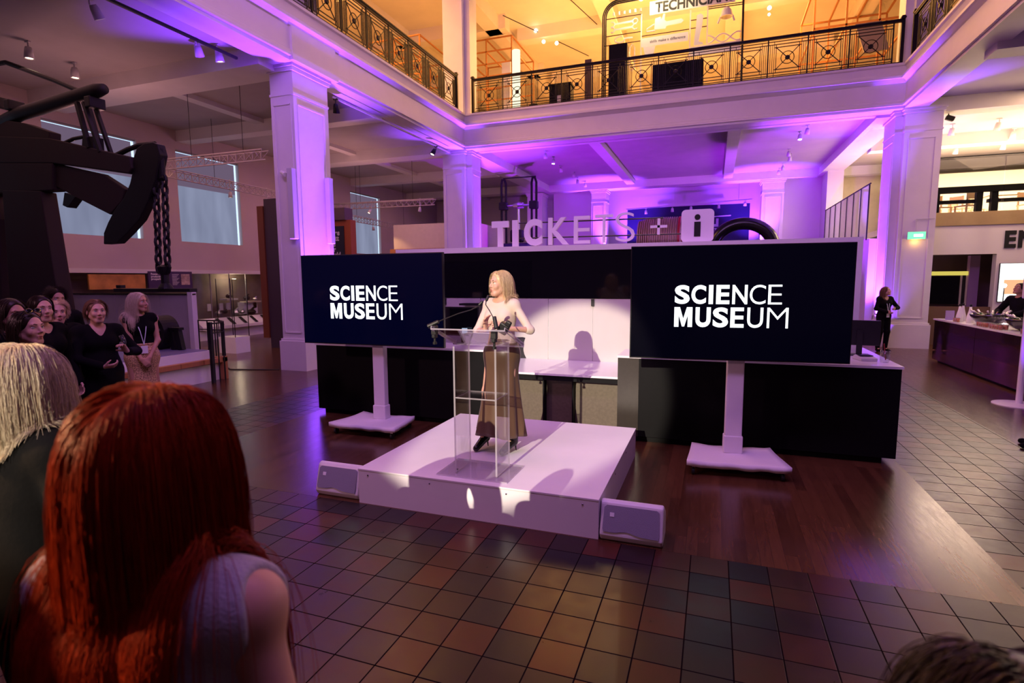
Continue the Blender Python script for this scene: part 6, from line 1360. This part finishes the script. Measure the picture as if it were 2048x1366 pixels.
def do_hair(c, m, n=900, seg=14, length=.30, base=True, part=0.02, rad=.0016, layer=(.004, .022), grav=.05, wave=0.0, spread=.012, hairline=0.0, cap=.010, fwd=0.0, bun=None, lenvar=.1, clump=0.0, curtains=0.0, short=False):
    s = c['s']; HP = c['HP']; Rh = c['Rh']; J = c['J']; V = []; Fc = []; A = []; off = 0
    if base:
        lo = c['hc'] - .22 * s; hi = c['hc'] + .20 * s; lo[2] -= max(length - .1, 0); G = Field(lo, hi, .007)
        G.ell(HP((0, -.014, .034)), np.array((.078 + cap, .096 + cap, .086 + cap)) * s, .02, Rh)
        if curtains:
            for sx in (-1, 1): G.cone(HP((sx * .068, -.02, .0)), HP((sx * .072, -.03, -curtains)), .030 * s, .022 * s, .03)
            G.cone(HP((-.04, -.06, 0)), HP((-.04, -.055, -curtains)), .042 * s, .03 * s, .04); G.cone(HP((.04, -.06, 0)), HP((.04, -.055, -curtains)), .042 * s, .03 * s, .04)
        G.ell(HP((0, .098, -.034)), np.array((.071, .080, .120)) * s, .012, Rh, 'sub')
        if short or not curtains: G.ell(HP((0, .03, -.10)), np.array((.11, .085, .095)) * s, .01, Rh, 'sub')
        if bun is not None: G.ell(HP(bun[0]), np.array(bun[1]) * s, .015, Rh)
        vs, fs = G.mesh(); V.append(vs); Fc.append(fs); A.append(np.full(len(vs), .3)); off += len(vs)
    if n:
        col = [(J['nek'] - [0, .01, .1], HP((0, -.015, -.05)), .060 * s, .055 * s), (J['sR'] * [.75, 1, 1], J['sL'] * [.75, 1, 1], .072 * s, .072 * s), (J['sR'] - [0.02, 0, 0.01], c['eR'], .066 * s, .05 * s), (J['sL'] + [0.02, 0, -.01], c['eL'], .066 * s, .05 * s),
               (c['L2']((0, -.0, 1.28)), c['L2']((0, 0, 1.0)), .13 * s, .11 * s), (c['L2']((.07, 0, 1.30)), c['L2']((.07, 0, 1.1)), .11 * s, .09 * s), (c['L2']((-.07, 0, 1.30)), c['L2']((-.07, 0, 1.1)), .11 * s, .09 * s)]
        vs, fs, a = strands(c['rng'], n, seg, length * s, HP((0, -.01, .03)), Rh, col, part, spread, grav, rad, wave, hairline, layer[0], layer[1], fwd, None, lenvar, clump, c['face'], s)
        V.append(vs); Fc.append(fs + off); A.append(a)
    return np_mesh('hair', np.concatenate(V), np.concatenate(Fc), m, c['t'], attr=np.concatenate(A))
def world2local(loc, rz, p):
    d = np.array(p, float) - np.array(loc, float); c_, s_ = math.cos(-rz), math.sin(-rz); return np.array([c_ * d[0] - s_ * d[1], s_ * d[0] + c_ * d[1], d[2]])
def facing(dx, dy): return math.atan2(-dx, dy)
def heading(rz, dx, dy):   # head yaw that turns local +y towards a world direction
    a = facing(dx, dy) - rz
    return (a + math.pi) % (2 * math.pi) - math.pi

# --- the speaker
CREAMT = mat('cream_ribbed_knit', (0.62, 0.51, 0.42), 0.8, bump=0.08, bscale=90, sheen=0.2)
BROWNS = mat('bronze_satin_skirt', (0.105, 0.058, 0.034), 0.36, var=0.08, vscale=6, sheen=0.1)
BOOT = mat('black_boot_leather', (0.01, 0.008, 0.008), 0.22)
sl = (-1.90, 4.93, 0.318); srz = facing(-0.26, -0.97); WL = lambda p: world2local(sl, srz, p)
dl = lambda v: rotz(-srz) @ np.array(v, float)
sp = person('woman in cream knit top and bronze satin skirt speaking at the clear lectern', sl, srz, 1.0, 0.0055, 0.075, SKIN, heading(srz, -0.60, -0.80), 0.03, 0.0,
            wr=(WL((-1.96, 4.68, 1.535)), WL((-1.74, 4.66, 1.555))), poleR=dl((-0.7, 0.2, -0.8)), poleL=dl((0.9, 0.3, -0.8)),
            handR=(dl((0.10, -0.25, 1.0)), dl((0.8, -0.2, 0.0)), 0.28, .5), handL=(dl((-0.85, -0.2, 0.42)), dl((-0.1, 0.4, -0.8)), 0.30, .4),
            feet=(((0.21, 0.02), -0.05), ((-0.10, -0.02), 0.10)), seed=3, mouth=.003, shoes=BOOT,
            top=dict(mat_=CREAMT, e=.007, sleeve=.56, waist=1.0, neck=.080), lower=dict(mat_=BROWNS, waist=1.045, hem=.10, w0=.135, w1=.265, d0=.108, d1=.19, folds=5, amp=.018, hx=.04),
            hair=dict(m=H_BLOND, n=7000, seg=14, length=.245, part=.028, rad=.0007, layer=(.004, .020), grav=.045, curtains=.15, cap=.005, lenvar=.05, fwd=-.6))

# --- audience on the left
LEO = bpy.data.materials.new('leopard_print'); LEO.use_nodes = True; nt = LEO.node_tree
tc = N(nt, 'ShaderNodeTexCoord'); vo = N(nt, 'ShaderNodeTexVoronoi'); vo.inputs['Scale'].default_value = 75; nt.links.new(tc.outputs['Object'], vo.inputs[0])
cr = N(nt, 'ShaderNodeValToRGB'); nt.links.new(vo.outputs['Distance'], cr.inputs[0]); e_ = cr.color_ramp.elements; e_[0].position = .18; e_[0].color = (.62, .36, .16, 1); e_[1].position = .30; e_[1].color = (.07, .03, .015, 1); k_ = e_.new(.46); k_.color = (.70, .46, .24, 1); k_ = e_.new(.40); k_.color = (.07, .03, .015, 1)
nt.links.new(cr.outputs[0], nt.nodes['Principled BSDF'].inputs['Base Color']); nt.nodes['Principled BSDF'].inputs['Roughness'].default_value = .5
S_LEO = 1.085
lp = (-7.18, 5.22, 0.0); lrz = facing(0.86, -0.42); dl2 = lambda v: rotz(-lrz) @ np.array(v, float)
lc = person('woman in black sleeveless top and leopard print skirt with a pale lanyard', lp, lrz, S_LEO, .008, .03, SKIN2, heading(lrz, .95, .25), 0.03, 0,
       wr=((0.05, 0.20, .98), (-0.05, 0.19, 1.0)), poleR=(1, -.4, -.5), poleL=(-1, -.4, -.5), handR=((-.5, .15, -.6), (0, -1, 0), .5), handL=((.4, .2, -.75), (0, -1, 0), .5), seed=5,
       top=dict(mat_=CLB, e=.010, sleeve=0, waist=1.02, neck=.06), lower=dict(mat_=LEO, waist=1.06, hem=.12, w0=.14, w1=.19, d0=.11, d1=.16, folds=6, amp=.010),
       hair=dict(m=H_PLAT, n=2600, seg=14, length=.34, part=.0, rad=.0011, layer=(.004, .022), curtains=.18, cap=.006, clump=1))
LAN = mat('pale_lanyard', (.65, .72, .78), .6)
def lanyard(c, z1=1.0, badge=True):
    L2 = c['L2']; m = MB(); m.tube([L2((-.062, -.01, 1.41)), L2((-.055, .085, 1.33)), L2((-.03, .145, 1.22)), L2((0, .15, z1))], .006, 4); m.tube([L2((.062, -.01, 1.41)), L2((.055, .085, 1.33)), L2((.03, .145, 1.22)), L2((0, .15, z1))], .006, 4)
    o = m.build('lanyard', LAN, c['t']); m = MB(); m.cbox(L2((0, .155, z1 - .06)), (.075, .006, .10)); m.build('badge', WHITEP, o)
lanyard(lc, 1.05)
def champagne(label, loc, tilt, group):
    t = thing('champagne_glass', label, 'glass', loc, 0, group); t.rotation_euler = tilt
    MB().lathe([(0, -.12), (.030, -.12), (.004, -.112), (.0035, -.02), (.014, -.004), (.024, .04), (.022, .10), (.0205, .10), (.0225, .04), (.012, -.002), (0, -.008)], n=16).build('glass_body', GLASSM, t, smooth=True)
bp_ = (-6.33, 4.12, 0.0); brz = facing(0.95, -0.30)
bc = person('woman in black v-neck dress holding an empty champagne glass, hair tied back', bp_, brz, 1.075, .008, 0.0, SKIN, heading(brz, 0.93, -0.30), 0, 0,
       wr=((0.06, 0.30, 1.10), (-0.17, 0.30, 1.24)), poleR=(.9, -.3, -.8), poleL=(-.9, -.2, -.9), handR=((-.9, .3, .05), (0, -.6, .8), .6), handL=((.5, .2, .75), (.6, .5, 0), .7), seed=7, wide=1.12,
       top=dict(mat_=CLB, e=.014, sleeve=.95, waist=.25, neck=.07, vneck=.12, hem_flare=(.25, .30), name='dress'), shoes=CLB,
       hair=dict(m=H_MID, n=1800, seg=8, length=.12, part=0, rad=.0011, layer=(.004, .012), cap=.002, bun=((0, -.115, .0), (.035, .03, .07)), fwd=-1.2, grav=.05))
h_ = bc['wL']; hw = rotz(brz) @ (h_ + np.array([.03, .05, .09])) + np.array(bp_)
champagne('champagne glass tilted in the hand of the woman in the black v-neck dress', tuple(hw), (0.1, -0.35, 0.2), 'champagne glasses held by guests')
pz = (-6.68, 3.93, 0.0); prz = facing(.95, .05)
pc = person('guest with short fair hair and a black puffer jacket, glass in hand', pz, prz, 1.07, .009, 0, SKIN, heading(prz, .80, -.25), 0, 0,
       wr=(None, (-0.10, 0.33, 1.22)), poleL=(-.9, -.2, -.9), handL=((.3, .3, .8), (.8, .2, 0), .7), seed=9, female=False,
       top=dict(mat_=CLB, e=.03, sleeve=1, waist=.80, neck=.07, name='jacket', collar=True), lower=dict(kind='trousers'),
       hair=dict(m=H_BLOND, n=1600, seg=6, length=.07, part=.03, rad=.0012, layer=(.004, .014), cap=.002, fwd=.6, grav=.2, short=True))
h_ = pc['wL']; hw = rotz(prz) @ (h_ + np.array([.02, .06, .09])) + np.array(pz)
champagne('champagne glass held by the guest in the black puffer jacket', tuple(hw), (0.05, 0.1, 0.0), 'champagne glasses held by guests')
person('dark haired man whose forehead shows above the fair haired guest', (-7.95, 4.69, 0), facing(.95, -.1), 1.14, .009, 0, SKIN2, 0.0, -.06, 0, seed=11, female=False,
       top=dict(mat_=CLB, e=.02, sleeve=1, waist=.85), lower=dict(kind='trousers'),
       hair=dict(m=H_DARK, n=1600, seg=6, length=.06, part=.03, rad=.0012, layer=(.006, .022), cap=.002, fwd=.6, grav=.2, short=True))
person('dark haired woman in a dark coat in the second row at the left', (-6.28, 3.56, 0), facing(.95, .10), 1.11, .009, 0, SKIN, heading(facing(.95, .10), .88, -.10), 0, 0, seed=13,
       top=dict(mat_=CLB, e=.02, sleeve=1, waist=.80, vneck=.10), lower=dict(kind='trousers'),
       hair=dict(m=H_DARK, n=1500, seg=10, length=.14, part=0, rad=.0012, layer=(.003, .012), cap=.003, fwd=-.8, grav=.03, bun=((0, -.12, -.02), (.03, .03, .05))))
person('dark haired woman half hidden behind the one with sunglasses', (-5.66, 2.98, 0), facing(.95, .15), 1.105, .009, 0, SKIN2, heading(facing(.95, .15), .95, .05), 0, 0, seed=15,
       top=dict(mat_=CLB, e=.02, sleeve=1, waist=.80), lower=dict(kind='trousers'), hair=dict(m=H_DARK, n=900, seg=12, length=.30, part=0, rad=.0018, layer=(.004, .02), cap=.008, curtains=.14))
gp = (-4.83, 2.63, 0); grz = facing(.95, .30)
gc = person('dark haired woman in profile with sunglasses pushed up on her hair', gp, grz, 1.06, .0065, 0, SKIN, heading(grz, .93, .22), .04, 0, seed=17,
       top=dict(mat_=CLB, e=.012, sleeve=1, waist=.80), lower=dict(kind='trousers'),
       hair=dict(m=H_DARK, n=1500, seg=12, length=.20, part=0, rad=.0014, layer=(.003, .013), cap=.003, fwd=-.9, bun=((0, -.115, -.03), (.035, .035, .07)), grav=.03))
sg = thing('sunglasses', 'black sunglasses resting on the dark haired woman in profile', 'sunglasses', tuple(rotz(grz) @ gc['HP']((0, .055, .105)) + np.array(gp)), grz + heading(grz, .93, .22))
sg.rotation_euler = (.55, 0, grz + heading(grz, .93, .22))
for sx in (-1, 1):
    m = MB(); m.ball((sx * .033, .02, .012), (.029, .006, .022), 14); m.build('lens', BLACKG, sg, True); m = MB(); m.tube([(sx * .062, .02, .018), (sx * .088, -.03, .0), (sx * .088, -.09, -.035)], .0025, 5); m.build('temple_arm', BLACKP, sg)
m = MB(); m.tube([(-.01, .022, .018), (.01, .022, .018)], .003, 5); m.build('bridge', BLACKP, sg)
m = MB(); m.ball((0, 0, 0), .005, 8); er = m.build('earring', STEEL, gc['t']); er.location = gc['HP']((.08, -.01, -.045)).tolist()

# --- foreground guests seen from behind
person('woman with a chin length pale blond bob seen from behind at the left edge', (-2.15, 1.13, 0), facing(-.05, 1), 1.065, .008, 0, SKIN, 0.05, .02, 0, seed=21, face=False,
       top=dict(mat_=CLB, e=.015, sleeve=1, waist=.80, neck=.06, name='jacket', collar=True), lower=dict(kind='trousers'),
       hair=dict(m=H_PLAT, n=14000, seg=14, length=.215, part=.01, rad=.0007, layer=(.004, .020), cap=-.002, lenvar=.07, wave=.05, clump=1, curtains=.12, grav=.05, fwd=-.1))
GREYT = mat('lilac_grey_ribbed_top', (0.42, 0.40, 0.46), 0.85, bump=0.3, bscale=180, sheen=0.2)
person('woman with long copper red hair and a grey sleeveless top, back to the camera', (-0.86, 0.62, 0), facing(-.12, 1), 1.09, .007, 0, SKIN, -.12, .0, 0, seed=23, face=False, wide=1.12,
       top=dict(mat_=GREYT, e=.010, sleeve=0, waist=.80, neck=.062, name='top'), lower=dict(kind='trousers'),
       hair=dict(m=H_RED, n=30000, seg=20, length=.66, part=.0, rad=.0007, layer=(.005, .022), cap=-.002, lenvar=.09, wave=.02, clump=1, curtains=.20, grav=.045, fwd=-.05, spread=.014))
person('guest whose dark hair shows at the very bottom right', (0.33, 0.68, 0), facing(-.1, 1), 0.945, .010, 0, SKIN, 0, 0, 0, seed=25, face=False,
       top=dict(mat_=CLB, e=.012, sleeve=1, waist=.80), lower=dict(kind='trousers'),
       hair=dict(m=H_DARK, n=7000, seg=12, length=.26, part=0, rad=.0012, layer=(.006, .03), cap=.006, wave=.08, clump=1, curtains=.1))

# --- staff at the right
ssz = (4.28, 17.2, 0)
sc2 = person('waitress in a black suit with a white badge beside the right pillar', ssz, facing(.35, -.9), 1.02, .010, .02, SKIN, heading(facing(.35, -.9), .85, -.5), .25, 0,
       wr=((0.10, .25, 1.08), (-.12, .24, 1.16)), poleR=(1, -.3, -.6), poleL=(-1, -.3, -.6), seed=27,
       top=dict(mat_=CLB, e=.018, sleeve=1, waist=.84, vneck=.12, name='jacket'), lower=dict(kind='trousers'),
       hair=dict(m=H_MID, n=600, seg=10, length=.24, part=0, rad=.002, layer=(.004, .02), cap=.006, curtains=.12))
lanyard(sc2, 1.0)
person('barman in a black shirt bending over the bar behind the second bowl', (6.12, 14.75, 0), facing(-.85, -.4), 1.10, .011, 0, SKIN2, 0, .4, 0,
       wr=((0.14, .35, 1.18), (-.14, .36, 1.16)), poleR=(1, -.3, -.6), poleL=(-1, -.3, -.6), seed=29, female=False,
       top=dict(mat_=CLB, e=.02, sleeve=1, waist=.84), lower=dict(kind='trousers'), hair=dict(m=H_DARK, n=400, seg=5, length=.05, part=0, rad=.002, layer=(.003, .01), cap=.006, short=True))
person('guest in a lavender shirt and dark trousers cut by the right picture edge', (3.62, 7.98, 0), facing(-.9, .3), 1.02, .010, 0, SKIN, 0, 0, 0, seed=31, female=False,
       top=dict(mat_=mat('lavender_shirt', (0.50, 0.44, 0.62), .8, bump=.2, bscale=40), e=.025, sleeve=.9, waist=.86, name='shirt', collar=True), lower=dict(kind='trousers'),
       hair=dict(m=H_DARK, n=400, seg=5, length=.05, part=0, rad=.002, layer=(.003, .01), cap=.006, short=True))

# --- guests of the second and third row, beside and behind the camera; their heads shade the stage
_b = None
for k, (x, y, s_, lb) in enumerate(((-3.05, 0.25, 1.04, 'guest in black in the row beside the blond bob'), (-2.42, 0.10, 1.06, 'tall guest in black in the row behind the blond bob'), (-1.88, -0.10, 1.04, 'guest in black in the row two places from the red haired woman'),
                         (-1.42, 0.30, 1.03, 'guest in black right beside the red haired woman'), (-1.05, -0.35, 1.05, 'guest in black behind the red haired woman'), (-0.50, -0.40, 1.03, 'guest in black beside the photographer'))):
    if _b is None:
        _b = person(lb, (x, y, 0), 0, s_, .012, 0, SKIN, seed=41, face=False, top=dict(mat_=CLB, e=.02, sleeve=1, waist=.8), lower=dict(kind='trousers'), hair=dict(m=H_DARK, n=300, seg=8, length=.24, part=0, rad=.003, layer=(.004, .02), cap=.006, curtains=.12), group='guests in the rows by the camera')['t']
    else:
        c_ = copy_tree(_b, (x, y, 0), label=lb); c_.scale = (s_ / 1.04,) * 3
